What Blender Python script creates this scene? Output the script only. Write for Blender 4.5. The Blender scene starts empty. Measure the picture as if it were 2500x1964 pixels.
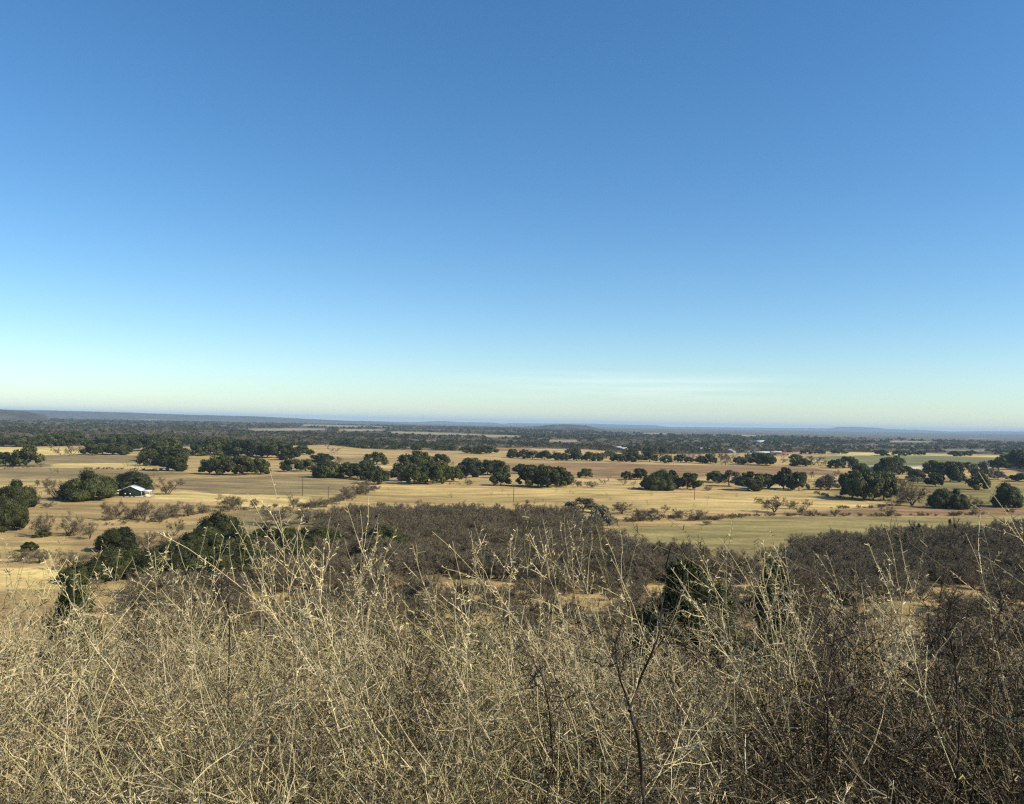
import bpy, math, random
import numpy as np
from mathutils import Matrix, Vector
R = math.radians
rng = np.random.default_rng(7)
random.seed(7)
scene = bpy.context.scene
COL = scene.collection

# ------------------------------------------------------------------ camera
EYE = 36.0
FPX = 2080.0                      # focal length in pixels of the 2500 px wide photograph
PITCH = math.atan(52.0 / FPX)
ROLL = R(1.19)
Fv = np.array([0, math.cos(PITCH), math.sin(PITCH)])
r0 = np.array([1.0, 0, 0]); u0 = np.array([0, -math.sin(PITCH), math.cos(PITCH)])
Rv = math.cos(ROLL) * r0 + math.sin(ROLL) * u0
Uv = math.cos(ROLL) * u0 - math.sin(ROLL) * r0
cam = bpy.data.cameras.new('camera'); co = bpy.data.objects.new('camera', cam); COL.objects.link(co)
cam.sensor_width = 36; cam.lens = 36 * FPX / 2500; cam.clip_start = 0.05; cam.clip_end = 150000
M = Matrix(((Rv[0], Uv[0], -Fv[0], 0), (Rv[1], Uv[1], -Fv[1], 0), (Rv[2], Uv[2], -Fv[2], EYE), (0, 0, 0, 1)))
co.matrix_world = M
scene.camera = co

# ------------------------------------------------------------------ sun and sky
SUN_EL, SUN_AZ = 36.0, 108.0      # azimuth clockwise from the viewing direction
w = bpy.data.worlds.new('World'); scene.world = w; w.use_nodes = True
nt = w.node_tree; nt.nodes.clear()
out = nt.nodes.new('ShaderNodeOutputWorld'); bg = nt.nodes.new('ShaderNodeBackground')
sky = nt.nodes.new('ShaderNodeTexSky'); sky.sky_type = 'NISHITA'; sky.sun_disc = False
sky.sun_elevation = R(SUN_EL); sky.sun_rotation = R(SUN_AZ)
sky.altitude = 500; sky.air_density = 1.0; sky.dust_density = 0.35; sky.ozone_density = 2.0
bg.inputs['Strength'].default_value = 0.112
hs = nt.nodes.new('ShaderNodeHueSaturation'); hs.inputs['Saturation'].default_value = 1.22
tintn = nt.nodes.new('ShaderNodeMix'); tintn.data_type = 'RGBA'; tintn.blend_type = 'MULTIPLY'; tintn.inputs[0].default_value = 1; tintn.inputs[7].default_value = (.95, 1.035, 1.08, 1)
nt.links.new(sky.outputs[0], tintn.inputs[6]); nt.links.new(tintn.outputs[2], hs.inputs['Color'])
# one thin streak of cloud low over the horizon
def wn(t): return nt.nodes.new(t)
def wmath(op, a, b=None):
    n = wn('ShaderNodeMath'); n.operation = op
    for i, v in enumerate((a, b)):
        if v is None: continue
        if isinstance(v, (int, float)): n.inputs[i].default_value = v
        else: nt.links.new(v, n.inputs[i])
    return n.outputs[0]
def wramp(v, a, b, c, d):
    r = wn('ShaderNodeMapRange'); r.interpolation_type = 'SMOOTHSTEP'; nt.links.new(v, r.inputs[0])
    r.inputs[1].default_value = a; r.inputs[2].default_value = b
    s = wn('ShaderNodeMapRange'); s.interpolation_type = 'SMOOTHSTEP'; nt.links.new(v, s.inputs[0])
    s.inputs[1].default_value = c; s.inputs[2].default_value = d; s.inputs[3].default_value = 1; s.inputs[4].default_value = 0
    return wmath('MULTIPLY', r.outputs[0], s.outputs[0])
tc = wn('ShaderNodeTexCoord'); sp = wn('ShaderNodeSeparateXYZ'); nt.links.new(tc.outputs['Generated'], sp.inputs[0])
mp = wn('ShaderNodeMapping'); mp.inputs['Scale'].default_value = (5, 5, 90); nt.links.new(tc.outputs['Generated'], mp.inputs[0])
nz = wn('ShaderNodeTexNoise'); nz.inputs['Scale'].default_value = 1.6; nz.inputs['Detail'].default_value = 5; nt.links.new(mp.outputs[0], nz.inputs['Vector'])
band = wmath('MULTIPLY', wramp(sp.outputs[2], 0.018, 0.044, 0.050, 0.068), wramp(sp.outputs[0], -0.15, 0.15, 0.2, 0.36))
band = wmath('MULTIPLY', band, wramp(nz.outputs[0], 0.2, 0.7, 2, 3))
band = wmath('MULTIPLY', band, 0.22)
mixc = wn('ShaderNodeMix'); mixc.data_type = 'RGBA'; nt.links.new(band, mixc.inputs[0]); nt.links.new(hs.outputs[0], mixc.inputs[6])
mixc.inputs[7].default_value = (9.0, 9.4, 8.6, 1)
nt.links.new(mixc.outputs[2], bg.inputs['Color']); nt.links.new(bg.outputs[0], out.inputs['Surface'])

sl = bpy.data.lights.new('sun', 'SUN'); sl.energy = 5.0; sl.angle = R(0.53); sl.color = (1.0, 0.905, 0.72)
so = bpy.data.objects.new('sun', sl); COL.objects.link(so)
sdir = Vector((math.cos(R(SUN_EL)) * math.sin(R(SUN_AZ)), math.cos(R(SUN_EL)) * math.cos(R(SUN_AZ)), math.sin(R(SUN_EL))))
so.rotation_euler = sdir.to_track_quat('Z', 'Y').to_euler(); so.location = (60, -20, 90)

scene.render.engine = 'CYCLES'
scene.view_settings.view_transform = 'Standard'; scene.view_settings.look = 'None'
scene.view_settings.gamma = 1; scene.view_settings.use_curve_mapping = False
scene.view_settings.exposure = 0.35
scene.cycles.use_denoising = False
scene.cycles.max_bounces = 5; scene.cycles.diffuse_bounces = 3; scene.cycles.volume_bounces = 1
scene.cycles.pixel_filter_type = 'BLACKMAN_HARRIS'; scene.cycles.filter_width = 1.3

# ------------------------------------------------------------------ terrain function and pixel -> ground
def sstep(t): t = np.clip(t, 0, 1); return t * t * (3 - 2 * t)
def gz(x, y):
    x = np.asarray(x, float); y = np.asarray(y, float)
    d = np.maximum(y, 0) + 0.0 * x
    hill = 34.3 - 0.40 * d
    hill = np.where(d < 45, hill, 16.3 * np.exp(-(d - 45) / 40.75))
    hill = hill - 16.3 * math.exp(-(160 - 45) / 40.75) * sstep((d - 45) / 115)
    hill = np.where(d > 160, 0, hill)
    r = np.hypot(x, y)
    fade = sstep((r - 130) / 200) * (1 - sstep((r - 4000) / 3000))
    und = 0.7 * np.sin(x / 83 + 1.3) * np.sin(y / 97 + .4) + 0.5 * np.sin(x / 41 + y / 67) + 0.8 * np.sin(x / 260 - y / 310 + 2)
    near = 0.18 * np.sin(x * 1.1 + .5) * np.sin(y * .9) * (1 - sstep((r - 60) / 60)) * sstep((r - 1) / 3)
    return hill + und * fade + near
def ray(X, Y):
    d = FPX * Fv + (X - 1250) * Rv - (Y - 982) * Uv
    return d / np.linalg.norm(d)
def ground_at(X, Y):
    d = ray(X, Y)
    if d[2] >= -1e-5: return None
    t = 20.0
    o = np.array([0, 0, EYE])
    while t < 60000:
        p = o + d * t
        if p[2] < gz(p[0], p[1]):
            lo, hi = t / 1.02, t
            for _ in range(20):
                m = .5 * (lo + hi); p = o + d * m
                if p[2] < gz(p[0], p[1]): hi = m
                else: lo = m
            return o + d * hi
        t *= 1.02
    return None
CROPX = {0: (0, 0, 1.0), 1: (0, 980, 3.397), 2: (620, 980, 3.397), 3: (1240, 980, 3.397), 4: (1860, 980, 3.397)}
def px(c, x, y):
    ox, oy, s = CROPX[c]
    return ox + x / s, oy + y / s

# ------------------------------------------------------------------ materials
def new_mat(name):
    m = bpy.data.materials.new(name); m.use_nodes = True
    b = m.node_tree.nodes['Principled BSDF']; b.inputs['Specular IOR Level'].default_value = 0.15; b.inputs['Roughness'].default_value = 0.9
    return m, m.node_tree, b
def mat_noise(name, c1, c2, scale=4.0, rough=0.9, objrand=0.0, detail=4, bump=0.0):
    m, t, b = new_mat(name); b.inputs['Roughness'].default_value = rough
    co_ = t.nodes.new('ShaderNodeTexCoord'); n = t.nodes.new('ShaderNodeTexNoise'); n.inputs['Scale'].default_value = scale; n.inputs['Detail'].default_value = detail
    t.links.new(co_.outputs['Object'], n.inputs['Vector'])
    r = t.nodes.new('ShaderNodeValToRGB'); t.links.new(n.outputs[0], r.inputs[0])
    r.color_ramp.elements[0].position = .35; r.color_ramp.elements[1].position = .65
    r.color_ramp.elements[0].color = (*c1, 1); r.color_ramp.elements[1].color = (*c2, 1)
    last = r.outputs[0]
    if objrand:
        oi = t.nodes.new('ShaderNodeObjectInfo'); mr = t.nodes.new('ShaderNodeMapRange'); t.links.new(oi.outputs['Random'], mr.inputs[0])
        mr.inputs[3].default_value = 1 - objrand; mr.inputs[4].default_value = 1 + objrand
        h = t.nodes.new('ShaderNodeHueSaturation'); t.links.new(mr.outputs[0], h.inputs['Value']); t.links.new(last, h.inputs['Color']); last = h.outputs[0]
    t.links.new(last, b.inputs['Base Color'])
    if bump:
        bp = t.nodes.new('ShaderNodeBump'); bp.inputs['Strength'].default_value = bump; t.links.new(n.outputs[0], bp.inputs['Height']); t.links.new(bp.outputs[0], b.inputs['Normal'])
    return m
def mat_attr(name, objrand=0.2, rough=0.85, trans=0.0, tint=(1, 1, 1)):
    """colour comes from the piece's own colour attribute, varied a little from plant to plant"""
    m, t, b = new_mat(name); b.inputs['Roughness'].default_value = rough
    a = t.nodes.new('ShaderNodeAttribute'); a.attribute_name = 'Col'
    oi = t.nodes.new('ShaderNodeObjectInfo'); mr = t.nodes.new('ShaderNodeMapRange'); t.links.new(oi.outputs['Random'], mr.inputs[0])
    mr.inputs[3].default_value = 1 - objrand; mr.inputs[4].default_value = 1 + objrand
    mt = t.nodes.new('ShaderNodeMix'); mt.data_type = 'RGBA'; mt.blend_type = 'MULTIPLY'; mt.inputs[0].default_value = 1
    t.links.new(a.outputs['Color'], mt.inputs[6]); mt.inputs[7].default_value = (*tint, 1)
    h = t.nodes.new('ShaderNodeHueSaturation'); t.links.new(mr.outputs[0], h.inputs['Value']); t.links.new(mt.outputs[2], h.inputs['Color'])
    t.links.new(h.outputs[0], b.inputs['Base Color'])
    if trans:
        tr = t.nodes.new('ShaderNodeBsdfTranslucent'); t.links.new(h.outputs[0], tr.inputs[0]); mx = t.nodes.new('ShaderNodeMixShader'); mx.inputs[0].default_value = trans
        t.links.new(b.outputs[0], mx.inputs[1]); t.links.new(tr.outputs[0], mx.inputs[2]); t.links.new(mx.outputs[0], t.nodes['Material Output'].inputs[0])
    return m
def mat_flat(name, c, rough=.7, metal=0.0, var=.12, scale=6):
    m = mat_noise(name, tuple(v * (1 - var) for v in c), tuple(min(1, v * (1 + var)) for v in c), scale, rough)
    m.node_tree.nodes['Principled BSDF'].inputs['Metallic'].default_value = metal
    return m

MAT = {
    'oak_leaf': mat_attr('oak_foliage', .28, .55, .12),
    'juniper_leaf': mat_attr('juniper_foliage', .12, .7, .12),
    'bark': mat_noise('dark_oak_bark', (.05, .04, .03), (.13, .105, .08), 3, objrand=.2),
    'mesquite_bark': mat_noise('grey_mesquite_bark', (.07, .055, .045), (.15, .12, .095), 3, objrand=.2),
    'mesquite_twig': mat_attr('mesquite_twigs', .2),
    'shrub': mat_attr('pale_shrub_twigs', .24, .7),
    'shrub_shaded': mat_attr('shaded_shrub_twigs', .2, .7, 0, (.46, .44, .44)),  # shrub twigs again, tinted dark to paint in the shade at lower right
    'dead': mat_noise('dead_dark_branch', (.022, .016, .014), (.065, .048, .038), 30),
    'grass': mat_attr('dry_grass', .1, .7, .25),
}

# ------------------------------------------------------------------ numpy mesh helpers
def norm(v): return v / np.maximum(np.linalg.norm(v, axis=-1, keepdims=True), 1e-9)
def rand_dirs(n): return norm(rng.normal(size=(n, 3)))
class MB:
    def __init__(s): s.v = []; s.q = []; s.t = []; s.c = []; s.n = 0
    def add(s, v, q=None, t=None, c=(1, 1, 1)):
        v = np.asarray(v, float).reshape(-1, 3)
        if q is not None: s.q.append(np.asarray(q, np.int64).reshape(-1, 4) + s.n)
        if t is not None: s.t.append(np.asarray(t, np.int64).reshape(-1, 3) + s.n)
        c = np.asarray(c, float)
        if c.ndim == 1: c = np.broadcast_to(c, (len(v), 3))
        s.v.append(v); s.c.append(c.reshape(-1, 3)); s.n += len(v); return s
    def tubes(s, P, r, sides=3, c=(1, 1, 1)):
        """P (n,k,3) polylines, r (n,k) radii, c: (3,), (n,3) or (n,k,3)"""
        n, k = P.shape[:2]
        T = norm(np.gradient(P, axis=1))
        ref = np.where(np.abs(T[..., 2:3]) > .9, np.array([1., 0, 0]), np.array([0, 0, 1.]))
        A = norm(np.cross(T, ref)); B = np.cross(T, A)
        ang = np.arange(sides) * 2 * math.pi / sides
        V = P[:, :, None, :] + r[:, :, None, None] * (A[:, :, None, :] * np.cos(ang)[:, None] + B[:, :, None, :] * np.sin(ang)[:, None])
        idx = np.arange(n * k * sides).reshape(n, k, sides)
        a = idx[:, :-1]; b = idx[:, 1:]
        q = np.stack([a, np.roll(a, -1, 2), np.roll(b, -1, 2), b], -1)
        c = np.asarray(c, float)
        if c.ndim == 2: c = np.repeat(c, k * sides, 0)
        elif c.ndim == 3: c = np.repeat(c.reshape(-1, 3), sides, 0)
        return s.add(V, q, None, c)
    def ribbons(s, P, r, c=(1, 1, 1)):
        n, k = P.shape[:2]
        T = norm(P[:, -1] - P[:, 0]); S = norm(np.cross(T, rand_dirs(n)))
        V = np.stack([P - S[:, None] * r[:, :, None], P + S[:, None] * r[:, :, None]], 2)
        idx = np.arange(n * k * 2).reshape(n, k, 2)
        q = np.stack([idx[:, :-1, 0], idx[:, :-1, 1], idx[:, 1:, 1], idx[:, 1:, 0]], -1)
        c = np.asarray(c, float)
        if c.ndim == 2: c = np.repeat(c, k * 2, 0)
        elif c.ndim == 3: c = np.repeat(c.reshape(-1, 3), 2, 0)
        return s.add(V, q, None, c)
    def cards(s, P, N, size, c, aspect=.6):
        n = len(P); U = norm(np.cross(N, rand_dirs(n))); W = np.cross(N, U); sz = np.broadcast_to(size, (n,))[:, None]
        V = np.stack([P - U * sz, P - W * sz * aspect, P + U * sz, P + W * sz * aspect], 1)
        c = np.asarray(c, float)
        if c.ndim == 2: c = np.repeat(c, 4, 0)
        return s.add(V, np.arange(4 * n).reshape(n, 4), None, c)
    def box(s, x0, x1, y0, y1, z0, z1, c=(1, 1, 1)):
        v = [(x, y, z) for z in (z0, z1) for y in (y0, y1) for x in (x0, x1)]
        return s.add(v, [(0, 2, 3, 1), (4, 5, 7, 6), (0, 1, 5, 4), (2, 6, 7, 3), (0, 4, 6, 2), (1, 3, 7, 5)], None, c)
    def mesh(s, name, mat=None, smooth=False):
        V = np.concatenate(s.v); C = np.concatenate(s.c)
        Q = np.concatenate(s.q) if s.q else np.zeros((0, 4), np.int64); T = np.concatenate(s.t) if s.t else np.zeros((0, 3), np.int64)
        me = bpy.data.meshes.new(name); me.vertices.add(len(V)); me.vertices.foreach_set('co', V.astype(np.float32).ravel())
        li = np.concatenate([Q.ravel(), T.ravel()]).astype(np.int32); me.loops.add(len(li)); me.loops.foreach_set('vertex_index', li)
        st = np.concatenate([np.arange(len(Q)) * 4, len(Q) * 4 + np.arange(len(T)) * 3]).astype(np.int32)
        me.polygons.add(len(st)); me.polygons.foreach_set('loop_start', st)
        me.update(calc_edges=True)
        at = me.attributes.new('Col', 'FLOAT_COLOR', 'POINT')
        at.data.foreach_set('color', np.concatenate([C, np.ones((len(C), 1))], 1).astype(np.float32).ravel())
        if smooth: me.polygons.foreach_set('use_smooth', np.ones(len(st), bool))
        if mat: me.materials.append(mat)
        return me
def link(name, me, parent=None, kind=None):
    o = bpy.data.objects.new(name, me); COL.objects.link(o)
    if parent: o.parent = parent
    if kind: o['kind'] = kind
    return o
def thing(name, label, cat, loc, rz=0.0, sc=(1, 1, 1), group=None):
    o = link(name, None); o.empty_display_size = .3
    o.location = loc; o.rotation_euler = (0, 0, rz); o.scale = sc
    o['label'] = label; o['category'] = cat
    if group: o['group'] = group
    return o

def curves(p0, d0, L, k=6, bend=None, wob=.06):
    """polylines from p0 along d0, length L, bent by a vector and wobbling"""
    n = len(p0); t = np.linspace(0, 1, k)[None, :, None]
    P = p0[:, None] + d0[:, None] * L[:, None, None] * t
    if bend is not None: P = P + bend[:, None] * L[:, None, None] * t ** 2
    wv = rng.normal(size=(n, k, 3)); wv[:, 0] = 0
    return P + np.cumsum(wv, 1) * (wob * L / k)[:, None, None]
def sprout(P, m, t0, t1, a0, a1, l0, l1, k=5, up=.15, wob=.08, taper=0.4):
    """m children on each parent polyline, leaving it at angle a0..a1"""
    n, K = P.shape[:2]
    idx = np.repeat(np.arange(n), m); N = n * m
    t = rng.uniform(t0, t1, N); f = t * (K - 1); i = np.minimum(f.astype(int), K - 2); fr = (f - i)[:, None]
    s = P[idx, i] * (1 - fr) + P[idx, i + 1] * fr; T = norm(P[idx, i + 1] - P[idx, i])
    S = norm(np.cross(T, rand_dirs(N))); a = rng.uniform(a0, a1, N)[:, None]
    d = T * np.cos(a) + S * np.sin(a)
    L = rng.uniform(l0, l1, N) * (1 - taper * t)
    b = np.zeros((N, 3)); b[:, 2] = up; b += rng.normal(size=(N, 3)) * .12
    return curves(s, norm(d), L, k, b, wob), idx, t
def rad(n, k, a, b, j=.25):
    return np.linspace(a, b, k)[None] * rng.uniform(1 - j, 1 + j, n)[:, None]
def mixc_(a, b, n, lo=0, hi=1):
    f = rng.uniform(lo, hi, (n, 1)); return np.array(a) * (1 - f) + np.array(b) * f

def ico(sub=1):
    t = (1 + 5 ** .5) / 2
    v = [(-1, t, 0), (1, t, 0), (-1, -t, 0), (1, -t, 0), (0, -1, t), (0, 1, t), (0, -1, -t), (0, 1, -t), (t, 0, -1), (t, 0, 1), (-t, 0, -1), (-t, 0, 1)]
    f = [(0, 11, 5), (0, 5, 1), (0, 1, 7), (0, 7, 10), (0, 10, 11), (1, 5, 9), (5, 11, 4), (11, 10, 2), (10, 7, 6), (7, 1, 8), (3, 9, 4), (3, 4, 2), (3, 2, 6), (3, 6, 8), (3, 8, 9), (4, 9, 5), (2, 4, 11), (6, 2, 10), (8, 6, 7), (9, 8, 1)]
    v = [tuple(norm(np.array(p))) for p in v]
    for _ in range(sub):
        mem = {}; nf = []
        def mid(a, b):
            key = (min(a, b), max(a, b))
            if key not in mem: v.append(tuple(norm((np.array(v[a]) + np.array(v[b])) / 2))); mem[key] = len(v) - 1
            return mem[key]
        for a, b, c in f:
            x, y, z = mid(a, b), mid(b, c), mid(c, a); nf += [(a, x, z), (b, y, x), (c, z, y), (x, y, z)]
        f = nf
    return np.array(v), np.array(f)
ICO0, ICO1 = ico(0), ico(1)

# ------------------------------------------------------------------ ground: fields painted per place
GOLD = (.54, .385, .150); YEL = (.66, .49, .19); PEACH = (.47, .33, .14); PLOW = (.30, .19, .092); GREY = (.30, .225, .105)
OLIVE = (.33, .265, .105); GREEN = (.21, .205, .085); OLTAN = (.29, .225, .085); PALE = (.34, .28, .18); WOOD = (.135, .112, .078); CAL = (.62, .56, .42)
def poly(*pts):
    o = []
    for c, x, y in pts:
        X, Y = px(c, x, y); g = ground_at(X, Y)
        if g is None: g = ground_at(X, 1012 + .0208 * X)
        o.append(g[:2])
    return np.array(o)
FIELDS = [   # (colour, polygon on the ground, open ground without woodland)
    (PEACH, poly((1, 0, 560), (1, 0, 385), (1, 650, 372), (1, 1300, 378), (1, 2174, 372), (2, 560, 362), (2, 1000, 402), (2, 1700, 412), (2, 2174, 400), (3, 300, 392), (3, 700, 405), (3, 1050, 440), (3, 1500, 440), (3, 2174, 432), (4, 400, 418), (4, 1200, 428), (4, 2010, 445), (4, 1880, 520), (4, 2174, 600), (4, 2600, 640), (4, 2900, 2500), (1, -800, 2500), (1, -700, 560)), True),
    (YEL, poly((1, -300, 385), (1, 0, 375), (1, 420, 385), (1, 680, 385), (1, 700, 440), (1, 250, 452), (1, -300, 455)), True),
    (GREY, poly((1, -300, 455), (1, 250, 455), (1, 700, 445), (1, 1180, 455), (1, 1180, 510), (1, 700, 515), (1, 300, 545), (1, -300, 548)), True),
    (YEL, poly((1, 420, 520), (1, 1180, 512), (1, 1250, 560), (1, 700, 562), (1, 420, 552)), True),
    (GREY, poly((1, -300, 552), (1, 1000, 566), (1, 1700, 600), (1, 900, 640), (1, -300, 640)), True),
    (GREY, poly((1, 1400, 650), (1, 2174, 625), (2, 460, 600), (2, 900, 640), (2, 740, 760), (2, 0, 775), (1, 1750, 765), (1, 1400, 730)), True),
    (YEL, poly((1, 1250, 745), (1, 1750, 765), (2, 0, 778), (2, 450, 790), (2, 420, 870), (2, 0, 892), (1, 1800, 850), (1, 1250, 810)), True),
    (GREY, poly((2, 650, 470), (2, 920, 470), (2, 1120, 480), (2, 1000, 510), (2, 650, 505)), True),
    (GREY, poly((2, 0, 905), (2, 600, 900), (2, 560, 960), (2, 380, 1060), (2, 0, 1120), (1, 1500, 1050), (1, 1900, 930)), True),
    (GOLD, poly((2, 780, 860), (2, 1100, 690), (3, 0, 735), (3, 540, 700), (3, 1050, 735), (3, 1700, 745), (4, 0, 742), (4, 420, 740), (4, 560, 800), (4, 1180, 855), (4, 700, 885), (4, 0, 900), (3, 1500, 940), (3, 1050, 900), (3, 0, 935), (2, 1300, 925)), True),
    (PLOW, poly((2, 1500, 455), (3, 0, 512), (3, 700, 515), (3, 2174, 532), (4, 400, 545), (4, 735, 600), (4, 720, 612), (4, 380, 612), (3, 1600, 625), (3, 1500, 665), (3, 540, 625), (3, 0, 600), (2, 2100, 600), (2, 1900, 500)), True),
    (GREEN, poly((4, 330, 458), (4, 900, 446), (4, 2010, 466), (4, 1900, 530), (4, 900, 530), (4, 560, 505), (4, 350, 480)), True),
    (YEL, poly((4, 660, 420), (4, 1000, 425), (4, 2000, 452), (4, 2000, 466), (4, 900, 448), (4, 640, 448)), True),
    (PALE, poly((4, 880, 532), (4, 1150, 535), (4, 1360, 545), (4, 1340, 575), (4, 1000, 550), (4, 880, 545)), True),
    (CAL, poly((4, 1170, 545), (4, 1340, 545), (4, 1345, 573), (4, 1240, 573)), True),
    (OLTAN, poly((4, 1050, 640), (4, 2600, 660), (4, 2600, 960), (4, 1200, 950), (4, 760, 890), (4, 1180, 850), (4, 1100, 760)), True),
    (OLTAN, poly((4, 560, 745), (4, 700, 700), (4, 1100, 700), (4, 1180, 850), (4, 600, 800)), True),
    (PLOW, poly((4, 700, 893), (4, 1150, 862), (4, 2600, 900), (4, 2600, 952), (4, 500, 950), (4, 0, 940)), True),
    (GOLD, poly((3, 1000, 1010), (3, 1300, 985), (3, 1560, 1015), (3, 1500, 1030), (3, 1120, 1045)), True),
    (OLIVE, poly((3, 850, 1090), (3, 900, 1045), (3, 1500, 1035), (3, 1700, 1000), (3, 1900, 962), (4, 100, 960), (4, 900, 958), (4, 2700, 955), (4, 2700, 1400), (3, 1500, 1450), (3, 850, 1250)), True),
    (YEL, poly((1, -300, 1370), (1, 400, 1370), (1, 560, 1440), (1, 500, 1560), (1, -300, 1560)), True),
    (GOLD, poly((1, 250, 1150), (1, 560, 1170), (1, 480, 1260), (1, 280, 1240)), True),
    (PALE, poly((2, -40, 226), (2, 560, 222), (2, 620, 238), (2, 0, 248)), True),
    (PALE, poly((2, 700, 232), (2, 1080, 232), (2, 1090, 244), (2, 700, 246)), True),
    (PALE, poly((2, 1130, 250), (2, 1480, 258), (2, 2174, 284), (2, 2174, 294), (2, 1600, 280), (2, 1130, 266)), True),
    (PALE, poly((2, 400, 192), (2, 900, 203), (2, 1180, 213), (2, 820, 214), (2, 400, 203)), True),
    (PALE, poly((3, -200, 284), (3, 110, 288), (3, 110, 300), (3, -200, 298)), True),
    (PALE, poly((3, 330, 318), (3, 560, 322), (3, 620, 334), (3, 330, 334)), True),
    (PALE, poly((3, 1120, 262), (3, 1320, 264), (3, 1320, 276), (3, 1150, 276)), True),
    (PALE, poly((3, 1930, 278), (4, 0, 286), (4, 0, 294), (3, 1930, 288)), True),
    (PALE, poly((3, 120, 386), (3, 260, 386), (3, 260, 395), (3, 0, 395), (3, -100, 386)), True),
    (YEL, poly((3, 1030, 412), (3, 1120, 412), (3, 1120, 438), (3, 1000, 436)), True),
    (PLOW, poly((2, 1500, 378), (3, 200, 386), (3, 260, 410), (3, 0, 412), (2, 1700, 396)), True),
    (PALE, poly((1, 1180, 128), (1, 1380, 130), (1, 1400, 160), (1, 1200, 160)), True),
    (PALE, poly((4, 1050, 330), (4, 1400, 334), (4, 1400, 342), (4, 1050, 340)), True),
    (PALE, poly((4, 1500, 400), (4, 1900, 404), (4, 1900, 414), (4, 1500, 410)), True),
]
def inside(P, x, y):
    r = np.zeros(x.shape, bool); n = len(P)
    for i in range(n):
        x1, y1 = P[i]; x2, y2 = P[(i + 1) % n]
        if y1 == y2: continue
        r ^= ((y1 > y) != (y2 > y)) & (x < (x2 - x1) * (y - y1) / (y2 - y1) + x1)
    return r
rings = np.concatenate([np.linspace(0.3, 20, 40)[:-1], np.geomspace(20, 130, 50)[:-1], np.geomspace(130, 3200, 330)[:-1], np.geomspace(3200, 36000, 70)])
angs = np.concatenate([np.linspace(-math.pi, -R(46), 40)[:-1], np.linspace(-R(46), R(46), 330)[:-1], np.linspace(R(46), math.pi, 40)[:-1]])
RR, AA = np.meshgrid(rings, angs, indexing='ij')
gx, gy = RR * np.sin(AA), RR * np.cos(AA)
warp = .012 * RR * np.sin(AA * 40 + 1) * np.sin(RR / 60)
col = np.empty(gx.shape + (3,)); col[:] = (.30, .225, .115)
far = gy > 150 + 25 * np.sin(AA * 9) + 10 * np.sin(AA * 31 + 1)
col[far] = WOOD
def clump(x, y, s, th):
    return (np.sin(x / s + 2 * np.sin(y / s / 1.7)) * np.sin(y / s * 1.3 + 1.5 * np.sin(x / s / 2.1)) + .5 * np.sin(x / s * 2.7 + y / s * 1.9)) > th
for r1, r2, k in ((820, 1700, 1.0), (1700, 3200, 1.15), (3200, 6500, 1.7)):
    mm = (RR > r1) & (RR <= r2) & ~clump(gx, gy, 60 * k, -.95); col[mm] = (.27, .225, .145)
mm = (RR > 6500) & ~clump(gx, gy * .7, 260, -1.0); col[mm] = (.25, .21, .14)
for c, P, _o in FIELDS:
    m = inside(P, gx + warp * .3, gy + warp) & (RR > 100); col[m] = c
nr, na = RR.shape
idx = np.arange(nr * na).reshape(nr, na); a = idx[:-1]; b = idx[1:]
q = np.stack([a, np.roll(a, -1, 1), np.roll(b, -1, 1), b], -1).reshape(-1, 4)[:, ::-1]
g = MB(); g.add(np.stack([gx, gy, gz(gx, gy)], -1), q, None, col.reshape(-1, 3))

m, t, b = new_mat('dry_grassland'); b.inputs['Specular IOR Level'].default_value = 0.05
at = t.nodes.new('ShaderNodeAttribute'); at.attribute_name = 'Col'
geo = t.nodes.new('ShaderNodeNewGeometry')
def gn(scale, detail, sx=1.0, lo=.3, hi=.7, v0=.7, v1=1.3, rough=.6):
    mp_ = t.nodes.new('ShaderNodeMapping'); mp_.inputs['Scale'].default_value = (scale * sx, scale, scale); t.links.new(geo.outputs['Position'], mp_.inputs[0])
    n_ = t.nodes.new('ShaderNodeTexNoise'); n_.inputs['Scale'].default_value = 1; n_.inputs['Detail'].default_value = detail; n_.inputs['Roughness'].default_value = rough
    t.links.new(mp_.outputs[0], n_.inputs['Vector'])
    r_ = t.nodes.new('ShaderNodeMapRange'); t.links.new(n_.outputs[0], r_.inputs[0])
    for i_, v_ in enumerate((lo, hi, v0, v1)): r_.inputs[i_ + 1].default_value = v_
    return r_.outputs[0]
def gm(a_, b_):
    x_ = t.nodes.new('ShaderNodeMath'); x_.operation = 'MULTIPLY'; t.links.new(a_, x_.inputs[0]); t.links.new(b_, x_.inputs[1]); return x_.outputs[0]
v = gm(gm(gn(.014, 5, .45, v0=.68, v1=1.25), gn(.10, 6, .35, lo=.34, hi=.64, v0=.62, v1=1.2)), gn(1.1, 4, .6, v0=.75, v1=1.2))
v = gm(v, gn(.0013, 5, .6, v0=.85, v1=1.15))
hv = t.nodes.new('ShaderNodeHueSaturation'); t.links.new(v, hv.inputs['Value']); t.links.new(at.outputs['Color'], hv.inputs['Color'])
hh = gn(.03, 3, .5, .3, .7, .488, .512); t.links.new(hh, hv.inputs['Hue'])
t.links.new(hv.outputs[0], b.inputs['Base Color'])
link('ground', g.mesh('ground', m, True), kind='structure')

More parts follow.
